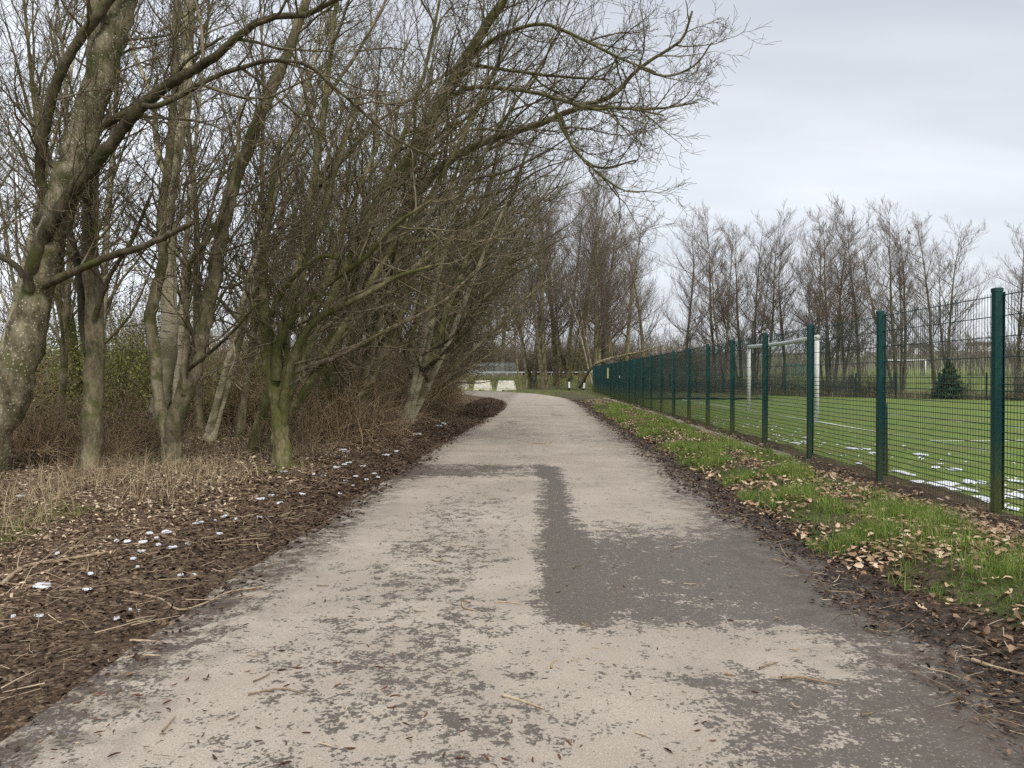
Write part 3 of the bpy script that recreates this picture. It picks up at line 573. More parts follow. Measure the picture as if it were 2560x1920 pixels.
hero('leaning_alder', 'mossy alder trunk leaning steeply out over the road behind the pollard', [
    ('trunk', 15.0, 14.0, [(800, 1125, 22), (818, 980, 20), (835, 860, 19), (868, 720, 18), (920, 556, 17), (1018, 407, 16), (1092, 281, 14), (1162, 149, 13), (1252, 9, 11), (1330, -120, 8)], 2.2),
    ('limb', 14.4, 13.2, [(1098, 262, 6), (1171, 221, 6), (1252, 221, 5.5), (1329, 230, 5), (1401, 249, 4.5), (1478, 271, 4), (1569, 271, 3), (1659, 289, 2.2)], 3.2),
    ('limb', 14.4, 13.4, [(1158, 160, 5), (1234, 170, 4.5), (1311, 181, 4), (1433, 194, 3), (1523, 199, 2.2)], 3.2),
    ('limb', 14.3, 13.2, [(1160, 150, 5), (1260, 85, 5), (1350, 60, 4.5), (1450, 95, 4), (1560, 150, 3), (1640, 180, 2)], 3.2),
    ('limb', 14.2, 13.0, [(1379, 240, 3.6), (1410, 330, 3.4), (1455, 393, 3), (1515, 448, 2.5), (1560, 476, 2.0), (1600, 482, 1.5)], 2.6)],
    (BARK_MOSS, BARK_MOSS), SPEC_LIMB, 16)
hero('leaning_alder', 'slim trunk sweeping its long bare limb furthest across the road against open sky', [
    ('trunk', 17.0, 14.2, [(838, 1098, 19), (862, 960, 18), (895, 820, 16), (955, 640, 15), (1049, 475, 13), (1116, 407, 11), (1216, 353, 9.5), (1342, 312, 8), (1451, 267, 6.5), (1537, 235, 5.5), (1591, 176, 4.6), (1659, 131, 4), (1704, 99, 3.2), (1731, 27, 2.4)], 2.6),
    ('limb', 14.8, 13.8, [(1451, 268, 5), (1505, 267, 4.5), (1569, 271, 4), (1660, 270, 3), (1745, 255, 2)], 3.6),
    ('limb', 14.8, 13.8, [(1400, 285, 4), (1440, 380, 3.6), (1500, 420, 3), (1590, 400, 2.2)], 3.2),
    ('limb', 14.3, 13.6, [(1600, 170, 3.6), (1670, 190, 3), (1740, 160, 2.4), (1780, 105, 1.8)], 3.2)],
    (BARK_MID, BARK_MID), SPEC_LIMB, 17)

# --- woodland prototypes
def proto(name, seed, stems, spec, bmat, tmat=TWIG, rmin=0.0036, sides=10, bend=None, n0=16, part='trunk'):
    r = np.random.default_rng(seed); root = empty(name); parts = []
    for (px, py, dirv, L, R, w, trop) in stems:
        P, Rr = march(r, np.array([[px, py, -0.12]]), np.array([dirv], float), np.array([L]), np.array([R]), n0, w, trop, bend, 0.94, rmin)
        Rr = Rr * (1 + 0.35 * np.exp(-np.maximum(P[..., 2], 0) / 0.2)); V, Q = tubes(P, Rr, sides); obj(part, mesh_np(part, V, Q, bmat, True), root)
        parts += crown_of(r, P, Rr, np.array([L]), spec, rmin)
    V, Q = merge(parts); obj('crown', mesh_np('crown', V, Q, tmat), root)
    return root
def SPEC_EDGE(nc): return [dict(nc=nc, t0=0.12, ang=0.75, lr=0.34, rr=0.0135, n=9, w=0.13, trop=0.05, k=5, tp=0.25, bias=np.array([0.7, 0, 0])),
                           dict(nc=8, t0=0.12, ang=0.7, lr=0.45, rr=0.011, n=6, w=0.16, trop=0.04, k=3, tp=0.2),
                           dict(nc=5, t0=0.15, ang=0.7, lr=0.5, rr=0.008, n=3, w=0.18, trop=0.06, k=3, tp=0.2)]
def SPEC_UP(nc): return [dict(nc=nc, t0=0.16, ang=0.62, lr=0.27, rr=0.010, n=8, w=0.10, trop=0.08, k=4, tp=0.4),
                         dict(nc=8, t0=0.12, ang=0.65, lr=0.42, rr=0.009, n=5, w=0.14, trop=0.05, k=3, tp=0.2),
                         dict(nc=5, t0=0.15, ang=0.65, lr=0.52, rr=0.008, n=3, w=0.18, trop=0.06, k=3, tp=0.2)]
edge_protos, up_protos = [], []
for s in range(5):
    r = np.random.default_rng(100 + s); st = []
    for k in range(3):
        lean = [0.2, 0.36, 0.58][k] * r.uniform(0.75, 1.2); az = r.uniform(-0.5, 0.5)
        st.append((r.uniform(-.18, .18), r.uniform(-.18, .18), (math.sin(lean) * math.cos(az), math.sin(lean) * math.sin(az), math.cos(lean)), r.uniform(8.5, 11.5) * (1 - 0.06 * k), r.uniform(0.075, 0.115), 0.045, 0.012))
    edge_protos.append(proto('leaning_tree', 200 + s, st, SPEC_EDGE(16), [BARK_MOSS, BARK_MID, BIRCH, BARK_MOSS, BARK_MID][s]))
for s in range(5):
    r = np.random.default_rng(130 + s); st = []
    for k in range([1, 2, 1, 2, 1][s]):
        lean = r.uniform(0.04, 0.28); az = r.uniform(-1.2, 1.2)
        st.append((r.uniform(-.15, .15), r.uniform(-.15, .15), (math.sin(lean) * math.cos(az), math.sin(lean) * math.sin(az), math.cos(lean)), r.uniform(10, 13), r.uniform(0.075, 0.12), 0.03, 0.015))
    up_protos.append(proto('woodland_tree', 230 + s, st, SPEC_UP([30, 22, 32, 22, 30][s]), [BARK_MID, BARK_MOSS, BIRCH, BIRCH, BARK_DARK][s]))
EDGE_LAB = ['mossy multi-stemmed leaning tree', 'grey-barked clump of leaning stems', 'pale birch clump slanting toward the road', 'green-stained stems spreading from one base', 'brown-grey tree with spreading stems']
ORD = ['first', 'second', 'third', 'fourth', 'fifth', 'sixth', 'seventh', 'eighth', 'ninth', 'tenth', 'eleventh', 'twelfth', 'thirteenth', 'fourteenth', 'fifteenth', 'sixteenth', 'seventeenth', 'eighteenth', 'nineteenth', 'twentieth', 'twenty-first', 'twenty-second', 'twenty-third', 'twenty-fourth']
def clear(x, y): return np.minimum(x, -0.128 * y - 0.4) if y > 26 else x      # the wood keeps back from the bend
UP_LAB = ['slender grey-brown tree standing upright inside the bare wood', 'mossy twin-stemmed tree standing inside the bare wood', 'single pale birch standing upright inside the bare wood', 'twin-stemmed pale birch inside the bare wood', 'dark-barked slender tree inside the bare wood']
used = set()
def place(protos, i, x, y, rz, sc, lab, cat, group, z=None, tilt=(0, 0)):
    p = protos[i]; zz = float(floor_z(x, y)) if z is None else z
    if (id(p)) in used: o = copy_tree(p, (x, y, zz), rz, sc, tilt)
    else: used.add(id(p)); o = p; o.location = (float(x), float(y), zz); o.rotation_euler = (tilt[0], tilt[1], rz); o.scale = (sc,) * 3
    return tag(o, lab, cat, group)
r = np.random.default_rng(5)
k = 0
for y in np.arange(13.2, 52, 2.3):                                 # wood edge
    x = clear(edge_l(y) - r.uniform(1.5, 2.5) - (0.7 if y < 16 else 0), y) - (1.2 if y > 36 else 0); i = k % 5; k += 1
    place(edge_protos, i, x, y + r.uniform(-.4, .4), r.uniform(-0.5, 0.5), r.uniform(0.85, 1.1) * (1.12 if y < 22 else (0.85 if y > 32 else 1)), EDGE_LAB[i] + ', ' + ORD[k - 1] + ' along the wood edge past the pollard', 'tree', 'trees along the wood edge')
k = 0; spots = []
for y in np.arange(12.5, 66, 2.3):                                  # inside the wood
    for x0 in (-5.6, -8.2, -11.0, -14.5, -18.5):
        spots.append((x0 + r.uniform(-1.1, 1.1), y + r.uniform(-1.1, 1.1)))
spots += [(-4.9, 16.2), (-5.6, 17.6), (-6.8, 15.4), (-5.2, 19.3), (-7.6, 17.0), (-6.2, 20.6), (-8.6, 14.2), (-9.6, 15.8), (-11.2, 14.4), (-5.4, 22.5)]
for (x, y) in spots:
    if y < 15 and x > -7.2 : continue
    if x > clear(edge_l(y) - 2.5, y) - (1.5 if y > 30 else 0) or r.random() < (0.22 if x > -10 else 0.5) + (0.18 if y > 24 else 0) + (0.1 if y > 34 else 0): continue
    i = k % 5; k += 1
    place(up_protos, i, x, y, r.uniform(0, 6.28) if x < -9 else r.uniform(-0.8, 0.8), r.uniform(0.75, 1.08), UP_LAB[i], 'tree', 'trees inside the wood')

# --- understorey: bare shrubs and brambles
SPEC_SHRUB = [dict(nc=7, t0=0.15, ang=0.6, lr=0.5, rr=0.007, n=6, w=0.17, trop=0.04, k=3, tp=0.3, sag=0.06), dict(nc=5, t0=0.15, ang=0.65, lr=0.52, rr=0.006, n=3, w=0.2, trop=0.02, k=3, tp=0.2)]
def shrub_proto(name, seed, n, h, spread, mat, leaf=None, nleaf=0, lean=0.0):
    r = np.random.default_rng(seed); root = empty(name); az = r.uniform(0, 6.28, n); tl = r.uniform(0.05, spread, n); L = h * r.uniform(0.6, 1.25, n)
    P0 = np.stack([r.normal(0, .28, n), r.normal(0, .28, n), np.full(n, -0.06)], 1); D = np.stack([np.sin(tl) * np.cos(az) + lean, np.sin(tl) * np.sin(az), np.cos(tl)], 1)
    P, R = march(r, P0, D, L, r.uniform(0.006, 0.014, n), 9, 0.11, 0.03, None, 0.8, 0.0026, 0.16); parts = [tubes(P, R, 4)] + crown_of(r, P, R, L, SPEC_SHRUB, 0.0024)
    V, Q = merge(parts); obj('cane', mesh_np('cane', V, Q, mat), root)
    if leaf:
        i = r.integers(0, len(V), nleaf); me = leaf_cloud('foliage', V[i] + r.normal(0, .03, (nleaf, 3)), 0.045, leaf, r); obj('foliage', me, root)
    return root
LEAF6 = np.array([(0, 0, 0), (0.32, 0.28, 0.06), (0.72, 0.24, 0.05), (1, 0, -0.05), (0.72, -0.24, 0.05), (0.32, -0.28, 0.06)])
def leaf_cloud(name, C, size, mat, r, flat_=0.0, rnd=None, shape=LEAF6):
    n = len(C); q = r.normal(0, 1, (n, 3)); q[:, 2] += flat_; nn = nrm(q) if flat_ == 0 else nrm(np.stack([q[:, 0] * 0.35, q[:, 1] * 0.35, np.abs(q[:, 2]) + 0.3], 1))
    a = nrm(np.cross(nn, r.normal(0, 1, (n, 3)))); b = np.cross(nn, a); sc = (size * r.uniform(0.6, 1.5, n))[:, None, None]
    curl = r.uniform(-2.5, 4, (n, 1, 1)); s = shape[None]
    V = C[:, None, :] + sc * ((s[..., 0:1] - 0.5) * a[:, None] + s[..., 1:2] * b[:, None] + s[..., 2:3] * curl * nn[:, None]); m = len(shape)
    V = V.reshape(-1, 3); i = np.arange(n)[:, None] * m
    F = [np.concatenate([i + 0, i + 1, i + 2, i + 3], 1), np.concatenate([i + 0, i + 3, i + 4, i + 5], 1)]
    return mesh_np(name, V, F, mat, False, {'rnd': np.repeat(r.random(n) if rnd is None else rnd, m)})
shrubs = [shrub_proto('bare_shrub', 300 + s, [46, 60, 40, 52][s], [2.3, 1.7, 2.9, 1.4][s], [0.7, 0.9, 0.6, 1.1][s], [CANE, CANE, TWIG, CANE][s]) for s in range(4)]
brambles = [shrub_proto('bramble_clump', 320 + s, [40, 50][s], [0.9, 1.2][s], 1.25, CANE, BRAMBLE_LEAF, 500) for s in range(2)]
SH_LAB = ['tall brown twiggy shrub in front of the wood-edge trees', 'wide brown thicket of dead canes at the wood edge', 'grey thin-twigged shrub among the wood-edge trunks', 'low sprawling brown shrub beside the road litter']
for y in np.arange(14.6, 54, 1.05):
    i = int(r.integers(0, 4)); x = clear(edge_l(y) - r.uniform(1.2, 2.6), y)
    place(shrubs, i, x, y, r.uniform(0, 6.28), r.uniform(0.7, 1.15) * (0.75 if y > 44 else 1), SH_LAB[i], 'shrub', 'bare shrubs along the wood edge')
for kk in range(34):
    y = r.uniform(17.5, 40); x = -r.uniform(6.5, 17); i = int(r.integers(0, 4)); place(shrubs, i, x, y, r.uniform(0, 6.28), r.uniform(0.7, 1.3), SH_LAB[i] if i > 3 else ['tall brown twiggy shrub under the trees inside the wood', 'wide brown thicket of dead canes inside the wood', 'grey thin-twigged shrub deep inside the wood', 'low sprawling brown shrub under the woodland trees'][i], 'shrub', 'bare shrubs inside the wood')
for kk in range(60):
    y = r.uniform(10.8, 44); x = clear(edge_l(y) - r.uniform(1.5, 3.0), y) if kk % 2 and y > 13 else -r.uniform(5.2, 14); i = kk % 2
    place(brambles, i, x, y, r.uniform(0, 6.28), r.uniform(0.6, 1.1), ['low tangle of bramble with withered leaves on the woodland floor', 'taller arching bramble clump with withered leaves in the wood'][i], 'bramble', 'brambles on the woodland floor')

# --- evergreen bushes seen through the trunks
def bush(name, loc, w, h, leaf, n, seed, label, size=0.07):
    r = np.random.default_rng(seed); root = empty(name, loc); st = []
    m = 14; az = r.uniform(0, 6.28, m); D = np.stack([0.5 * np.cos(az), 0.5 * np.sin(az), np.ones(m)], 1); P, R = march(r, np.zeros((m, 3)), D, np.full(m, h * 0.9), np.full(m, 0.025), 7, 0.15, 0.02)
    V, Q = tubes(P, R, 4); obj('branch', mesh_np('branch', V, Q, TWIG), root)
    c = P[r.integers(0, m, 40), r.integers(2, 7, 40)]; i = r.integers(0, 40, n)
    q = c[i] + r.normal(0, 1, (n, 3)) * np.array([w * 0.17, w * 0.17, h * 0.12]); q[:, 2] = np.clip(q[:, 2], 0.05, None)
    obj('foliage', leaf_cloud('foliage', q, size, leaf, r), root); return tag(root, label, 'bush', 'evergreen bushes in the wood')
for (px, py, d, w, h, lf, lab) in [(300, 1000, 16.5, 3.0, 2.7, EVER_Y, 'yellow-green bush glimpsed between the grey trunks'), (165, 1010, 17, 3.0, 2.3, EVER_Y, 'bright green low bush behind the straight trunk'), (60, 1000, 22, 3.4, 3.2, EVER, 'dark evergreen bush at the far left of the wood'),
        (340, 985, 25, 3.2, 4.6, EVER, 'tall dark evergreen behind the forked tree'), (560, 985, 19, 2.6, 2.3, EVER_Y, 'small yellow-green bush behind the pollard'), (860, 1075, 19, 0.9, 0.7, EVER, 'low dark green bush at the foot of the wood-edge trees')]:
    p = at(px, py, d); bush('evergreen_bush', (p[0], d, 0), w, h, lf, 5400 if w > 1 else 1400, int(px), lab, 0.055 if w > 1 else 0.05)

# ------------------------------------------------------------------ trees at the bend and alder row
def SPEC_ALDER(nc): return [dict(nc=int(nc * 1.3), t0=0.2, ang=0.92, lr=0.38, rr=0.0085, n=9, w=0.075, trop=0.055, k=4, tp=0.66, keep=0.9),
                            dict(nc=11, t0=0.12, ang=0.62, lr=0.44, rr=0.010, n=6, w=0.10, trop=0.10, k=3, tp=0.3, up=0.7),
                            dict(nc=6, t0=0.12, ang=0.6, lr=0.48, rr=0.010, n=3, w=0.14, trop=0.14, k=3, tp=0.2, up=0.7)]
alders = []
for s in range(5):
    r2 = np.random.default_rng(400 + s); st = []
    for k in range([1, 2, 1, 3, 2][s]):
        lean = r2.uniform(0.0, 0.05) if k == 0 else r2.uniform(0.08, 0.22); az = r2.uniform(0, 6.28)
        st.append((r2.uniform(-.2, .2) * k, r2.uniform(-.2, .2) * k, (math.sin(lean) * math.cos(az), math.sin(lean) * math.sin(az), math.cos(lean)), 14.0 * (1 - 0.13 * k), r2.uniform(0.14, 0.18) * (1 - 0.2 * k), 0.035, 0.03))
    alders.append(proto('alder_tree', 410 + s, st, SPEC_ALDER([40, 28, 42, 22, 28][s]), BARK_FAR, TWIG_FAR, 0.005, 8))
AL_LAB = ['single-trunked bare alder in the row behind the pitch', 'twin-trunked bare alder in the row behind the pitch', 'straight bare alder with a narrow crown behind the pitch', 'three-stemmed bare alder behind the pitch', 'forked bare alder behind the pitch']
row = [(1718, 905, 1.0, 70, 545), (1785, 0, 1, 68, 522), (1808, 0, 1, 67, 560), (1852, 0, 1, 70, 570), (1884, 0, 1, 66, 552), (1922, 0, 1, 64, 550), (1958, 0, 1, 68, 600), (2032, 0, 1, 60, 532), (2068, 0, 1, 62, 535), (2086, 0, 1, 57, 560), (2112, 0, 1, 63, 585), (2150, 0, 1, 57, 512), (2238, 0, 1, 54, 512), (2258, 0, 1, 57, 540), (2338, 0, 1, 53, 540), (2366, 0, 1, 50, 562), (2545, 0, 1, 47, 572), (2620, 0, 1, 47, 560), (2700, 0, 1, 45, 540)]
for k, (px, _, _, d, ptop) in enumerate(row):
    p = at(px, 941, d); top = at(px, ptop, d)[2]; i = [2, 0, 4, 1, 3, 0, 2, 1, 3, 2, 4, 0, 1, 4, 2, 4, 3, 0, 1][k]
    place(alders, i, p[0], d, r.uniform(0, 6.28), top / 14.5, AL_LAB[i] + ', ' + ORD[k] + ' from the fence end', 'tree', 'alder row behind the pitch', 0.05)
# big trees at the bend
big = []
for s in range(3):
    r2 = np.random.default_rng(440 + s); st = []
    for k in range([2, 1, 3][s]):
        lean = r2.uniform(0, 0.06) if k == 0 else r2.uniform(0.1, 0.28); az = r2.uniform(0, 6.28)
        st.append((r2.uniform(-.35, .35) * k, r2.uniform(-.2, .2) * k, (math.sin(lean) * math.cos(az), math.sin(lean) * math.sin(az), math.cos(lean)), 18.0 * (1 - 0.1 * k), [0.27, 0.30, 0.24][s] * (1 - 0.15 * k), 0.025, 0.02))
    big.append(proto('bend_tree', 450 + s, st, SPEC_ALDER([36, 44, 30][s]), BARK_MID, TWIG_FAR, 0.006, 12))
BG_LAB = ['tall twin-trunked bare tree beyond the bend', 'tall thick-trunked bare tree beyond the bend', 'tall three-stemmed bare tree beyond the bend']
for (px, d, i, ptop) in [(1336, 80, 2, 500), (1363, 78, 0, 470), (1452, 76, 1, 478), (1507, 84, 0, 500), (1530, 80, 1, 520), (1565, 88, 1, 580), (1490, 74, 2, 505), (1390, 84, 1, 500), (1255, 100, 2, 560), (1180, 104, 1, 540), (1100, 102, 0, 560), (1420, 90, 2, 520), (1610, 96, 1, 640)]:
    p = at(px, 941, d); top = at(px, ptop, d)[2]; place(big, i, p[0], d, r.uniform(0, 6.28), top / 17.4, BG_LAB[i] + ', ' + ORD[sorted([1336, 1363, 1452, 1507, 1530, 1565, 1255, 1180, 1100, 1420, 1610, 1490, 1390]).index(px)] + ' counting from the wood', 'tree', 'tall trees at the bend', float(hill_z(p[0], d)) + 0.05)
slim = [(1303, 71, 640, 'slim dark sapling beside the pale barrier at the bend'), (1417, 73, 650, 'slim leaning sapling by the black and white bollard'), (1488, 70, 700, 'thin pale sapling at the end of the green fence'), (1582, 78, 760, 'small spreading bare tree rising behind the fence end')]
for k, (px, d, pt, lab) in enumerate(slim):
    p = at(px, 941, d); place(up_protos, [0, 1, 3, 0][k], p[0], d, r.uniform(0, 6.28), at(px, pt, d)[2] / 11.5, lab, 'tree', None, 0.05)
# limb leaning over the fence end
P = spline([np.r_[at(1448, 968, 71), 0.17], np.r_[at(1462, 944, 70), 0.16], np.r_[at(1500, 905, 67), 0.13], np.r_[at(1560, 888, 66.5), 0.1], np.r_[at(1600, 880, 66), 0.07], np.r_[at(1660, 862, 66), 0.03]], 26)
r2 = np.random.default_rng(77); V, Q = tubes(P[None, :, :3], P[None, :, 3], 8); root = empty('leaning_tree', P[0, :3]); tag(root, 'fallen trunk leaning low across the end of the green fence', 'tree')
obj('trunk', mesh_np('trunk', V - P[0, :3], Q, BARK_MID, True), root)
V, Q = merge(crown_of(r2, P[None, :, :3], P[None, :, 3], np.array([10.0]), [dict(nc=16, t0=0.45, ang=0.8, lr=0.22, rr=0.012, n=7, w=0.13, trop=0.12, k=4), dict(nc=8, ang=0.65, lr=0.4, rr=0.012, n=4, w=0.14, trop=0.05, k=3), dict(nc=5, ang=0.65, lr=0.5, rr=0.012, n=4, w=0.14, trop=0.05, k=3)], 0.008)); obj('crown', mesh_np('crown', V - P[0, :3], Q, TWIG_FAR), root)

# scrub behind pitch and bend
scrub = [shrub_proto('scrub_bush', 340 + s, [60, 70][s], [1.5, 2.4][s], 1.0, [TWIG, TWIG_FAR][s], BRAMBLE_LEAF, 900) for s in range(2)]
for o in scrub: pass
for kk, x in enumerate(np.arange(7.5, 40, 0.85)):
    i = 0 if kk % 4 else 1; y = far_y(x) + 1.6 + r.uniform(-.3, 1.6)
    if y < 20: continue
    if 23 < x < 31 and kk % 3: continue
    place(scrub, i, x, y, r.uniform(0, 6.28), r.uniform(0.7, 1.05), ['low dark bramble bush along the far side of the pitch', 'taller twiggy scrub bush along the far side of the pitch'][i], 'bush', 'scrub along the far side of the pitch', 0.0)
for kk in range(64):
    x = r.uniform(-14, 22); y = r.uniform(107, 120) if x < -1 else (r.uniform(95, 118) if x < 5 else r.uniform(80, 112)); i = kk % 2
    place(scrub, i, x, y, r.uniform(0, 6.28), r.uniform(1.3, 2.4) if y > 97 else r.uniform(0.6, 1.2), ['low dark scrub bush in the hedge beyond the bend', 'tall twiggy scrub bush in the hedge beyond the bend'][i], 'bush', 'scrub hedge beyond the bend', float(hill_z(x, y)))

# conifers
def conifer(px, d, w, h, seed, label):
    r2 = np.random.default_rng(seed); p = at(px, 941, d); root = empty('small_conifer', (p[0], d, 0.0)); g = Geo(); g.tube([(0, 0, -0.05), (0.02, 0, h * 0.5), (0, 0, h)], [0.06, 0.04, 0.01], 7); obj('trunk', g.mesh('trunk', BARK_DARK), root)
    n = 4200; t = r2.random(n) ** 0.75; rad = (1 - t) ** 0.8 * w / 2 * (0.35 + 0.65 * r2.random(n) ** 0.5) * (1 + 0.25 * np.sin(t * 42)); a = r2.uniform(0, 6.28, n); rad *= 1 + 0.3 * np.sin(3 * a + seed)
    obj('foliage', leaf_cloud('foliage', np.stack([rad * np.cos(a), rad * np.sin(a), 0.1 + t * (h - 0.1) - 0.25 * rad], 1), 0.13, EVER, r2), root); tag(root, label, 'conifer')
conifer(2374, 47.5, 1.9, 2.35, 1, 'small dark green conifer behind the far pitch fence')
conifer(2128, 57, 1.5, 1.5, 2, 'smaller dark bush-like conifer among the alder trunks')

# far pitch fence
ff = empty('far_fence', (5.5, far_y(5.5), 0)); tag(ff, 'low green mesh fence along the far side of the pitch', 'fence')
dv = np.array([1, -1.14]); dv /= np.linalg.norm(dv); rz_ = math.atan2(dv[1], dv[0]) - math.pi / 2
for k in range(17):
    q = dv * BAY * k; p = obj('post', post_me, ff, (q[0], q[1], 0), (0, 0, rz_), (1.1, 1.1, 0.72)); obj('post_cap', cap_me, p)
    if k < 16: obj('mesh_panel', panel_me, ff, (q[0], q[1], 0), (0, 0, rz_), (1, 1, 0.72))

# ------------------------------------------------------------------ bend furniture
def barrier_mat():
    m = M('barrier_concrete', 0.9, 0.2); n = m.noise(3, 5, 0.7); st = m.noise(4, 4, 0.65, m.mapping((2, 2, 0.35)))
    c = m.mix(m.ss(0.45, 0.7, n), (0.72, 0.68, 0.57), (0.50, 0.46, 0.36)); c = m.mix(m.math('MULTIPLY', m.ss(0.55, 0.72, st), 0.5), c, (0.22, 0.20, 0.15)); m.color(c).bump(m.noise(40, 4), 0.4, 0.01); return m.m
BAR = barrier_mat()
def barrier(px, py, d, rz, label):
    p = at(px, py, d); e = empty('concrete_barrier', (p[0], d, 0.0), rz)
    g = Geo(); prof = [(-0.34, 0.10), (-0.34, 0.28), (-0.17, 0.95), (-0.13, 1.0), (0.13, 1.0), (0.17, 0.95), (0.34, 0.28), (0.34, 0.10)]
    n = len(prof); xs = [-0.86, -0.83, 0.83, 0.86]; V, F = [], []
    for x, ins in zip(xs, (0.02, 0, 0, 0.02)):
        for (y, z) in prof: sl = 0.16 * max(0, z - 0.28); V.append(((abs(x) - sl) * math.copysign(1, x), y * (1 - ins), z - ins * 0.3))
    for k in range(3):
        for j in range(n): F.append((k * n + j, k * n + (j + 1) % n, (k + 1) * n + (j + 1) % n, (k + 1) * n + j))
    F += [tuple(range(n))[::-1], tuple(range(3 * n, 4 * n))]; g.add(V, F); obj('body', g.mesh('body', BAR), e)
    for s1 in (-1, 1): g = Geo(); g.box(s1 * 0.58 - 0.27, s1 * 0.58 + 0.27, -0.36, 0.36, -0.02, 0.115, 0.02); obj('foot', g.mesh('foot', BAR), e)
    g = Geo(); g.box(0.80, 0.835, -0.05, 0.05, 0.60, 0.70); obj('lifting_eye', g.mesh('lifting_eye', flat('rust_dark', (0.06, 0.045, 0.035))), e)
    tag(e, label, 'barrier', 'barriers at the bend')
barrier(1266, 978, 73.5, -0.32, 'pale cream concrete barrier beside the slim sapling at the bend')
barrier(1207, 976, 77, -0.30, 'pale cream concrete barrier between the other two at the bend')
barrier(1150, 977, 79, -0.2, 'pale concrete barrier mostly hidden behind wood-edge twigs')
BLK = flat('bollard_black', (0.012, 0.012, 0.013), 0.5); WHT = flat('bollard_white', (0.78, 0.78, 0.76), 0.5, 0.05)
def bollard(px, d, tilt, label, h=1.25):
    p = at(px, 980, d); e = empty('verge_bollard', (p[0], d, 0.05)); e.rotation_euler = (0, tilt, 0)
    g = Geo(); g.tube([(0, 0, -0.1), (0, 0, h - 0.04), (0, 0, h)], [0.085, 0.085, 0.06], 12); obj('body', g.mesh('body', BLK), e)
    g = Geo(); g.tube([(0, 0, h * 0.26), (0, 0, h * 0.70)], [0.089, 0.089], 12); obj('white_band', g.mesh('white_band', WHT), e); tag(e, label, 'bollard', 'verge bollards')
bollard(1423, 69, 0.0, 'upright black bollard with a white band on the verge at the bend')
bollard(1458, 70, 0.16, 'tilted black and white bollard beside the thick trunk', 1.1)
# white rail on the bank
rail = empty('white_rail', at(1195, 936, 93) * np.array([1, 1, 0]) + np.array([0, 0, 1.42])); tag(rail, 'low white post-and-rail barrier on the grass bank beyond the bend', 'rail')
g = Geo(); g.box(-0.04, 0.04, -0.03, 0.03, -0.15, 0.56, 0.006); rp = g.mesh('post', WHT); g = Geo(); g.box(0.0, 1.76, -0.052, -0.034, 0.44, 0.56, 0.004); rr_ = g.mesh('rail', WHT)
for k in range(8): obj('post', rp, rail, (1.78 * k, 0, 0)); obj('rail', rr_, rail, (1.78 * k - 0.04, 0, 0.002 * (k % 2)))
# palisade fence and parked vehicles beyond the bank
GZ = flat('galvanised_steel', (0.42, 0.44, 0.44), 0.45)
pal = empty('palisade_fence', (-12.5, 99, float(hill_z(-5, 99)))); tag(pal, 'grey steel palisade fence beyond the grass bank', 'fence')
g = Geo(); g.prism([(-0.03, 0), (0.03, 0), (0.03, 1.72), (0, 1.8), (-0.03, 1.72)], -0.012, 0.0); pale = g.mesh('pale', GZ)
for k in range(60): obj('pale', pale, pal, (0.16 * k, 0, 0.02))
g = Geo(); g.box(-0.05, 9.6, 0.004, 0.03, 0.35, 0.40); rl = g.mesh('rail', GZ); obj('rail', rl, pal); obj('rail', rl, pal, (0, 0, 1.1))
GLASS = flat('car_glass', (0.02, 0.025, 0.03), 0.08, 0.05, 3, 0.6); TYRE = flat('tyre_rubber', (0.012, 0.012, 0.012), 0.8); LAMP = flat('lamp_lens', (0.4, 0.06, 0.05), 0.2)
def car(x, y, z, rz, c, label, van=False):
    e = empty('parked_van' if van else 'parked_car', (x, y, z), rz); paint = flat('car_paint_' + label[:5], c, 0.25, 0.05, 2, 0.5)
    H = 2.0 if van else 1.45
    prof = ([(-2.3, 0.35), (-2.33, 1.0), (-2.25, H), (1.2, H), (1.75, 1.15), (2.35, 0.95), (2.4, 0.4)] if van else [(-2.15, 0.35), (-2.2, 0.85), (-1.95, 0.95), (-1.4, 1.38), (-0.3, H), (0.5, 1.38), (1.15, 0.95), (2.05, 0.78), (2.2, 0.4)])
    g = Geo(); g.prism(prof, -0.86, 0.86); b = obj('body', g.mesh('body', paint), e)
    for s1 in (-1, 1):
        g = Geo(); q = [(0.6, 1.12), (1.25, 1.12), (1.0, 1.75), (0.6, 1.75)] if van else [(-1.5, 0.95), (1.0, 0.95), (0.42, 1.31), (-1.25, 1.31)]
        g.prism(q, s1 * 0.862, s1 * 0.87); obj('side_window', g.mesh('side_window', GLASS), e)
        for xx in (-1.35, 1.4):
            g = Geo(); g.tube([(xx, s1 * 0.70, 0.31), (xx, s1 * 0.88, 0.31)], 0.31, 16); w = obj('wheel', g.mesh('wheel', TYRE), e); g = Geo(); g.tube([(xx, s1 * 0.86, 0.31), (xx, s1 * 0.89, 0.31)], 0.19, 12); obj('rim', g.mesh('rim', GZ), w)
        g = Geo(); g.box(-2.36 if van else -2.23, -2.2 if van else -2.1, s1 * 0.6 - 0.12, s1 * 0.6 + 0.12, 0.75, 0.92, 0.01); obj('tail_lamp', g.mesh('tail_lamp', LAMP), e)
    tag(e, label, 'van' if van else 'car')
cz = float(hill_z(-4, 104))
car(-6.2, 104, cz, 0.05, (0.012, 0.013, 0.016), 'black car parked behind the palisade fence'); car(-10.2, 105, cz, 0.0, (0.55, 0.57, 0.6), 'silver car parked behind the palisade fence')
car(-13.2, 101.5, cz, 0.1, (0.02, 0.03, 0.30), 'blue van glimpsed through twigs at the wood edge beyond the bend', True)
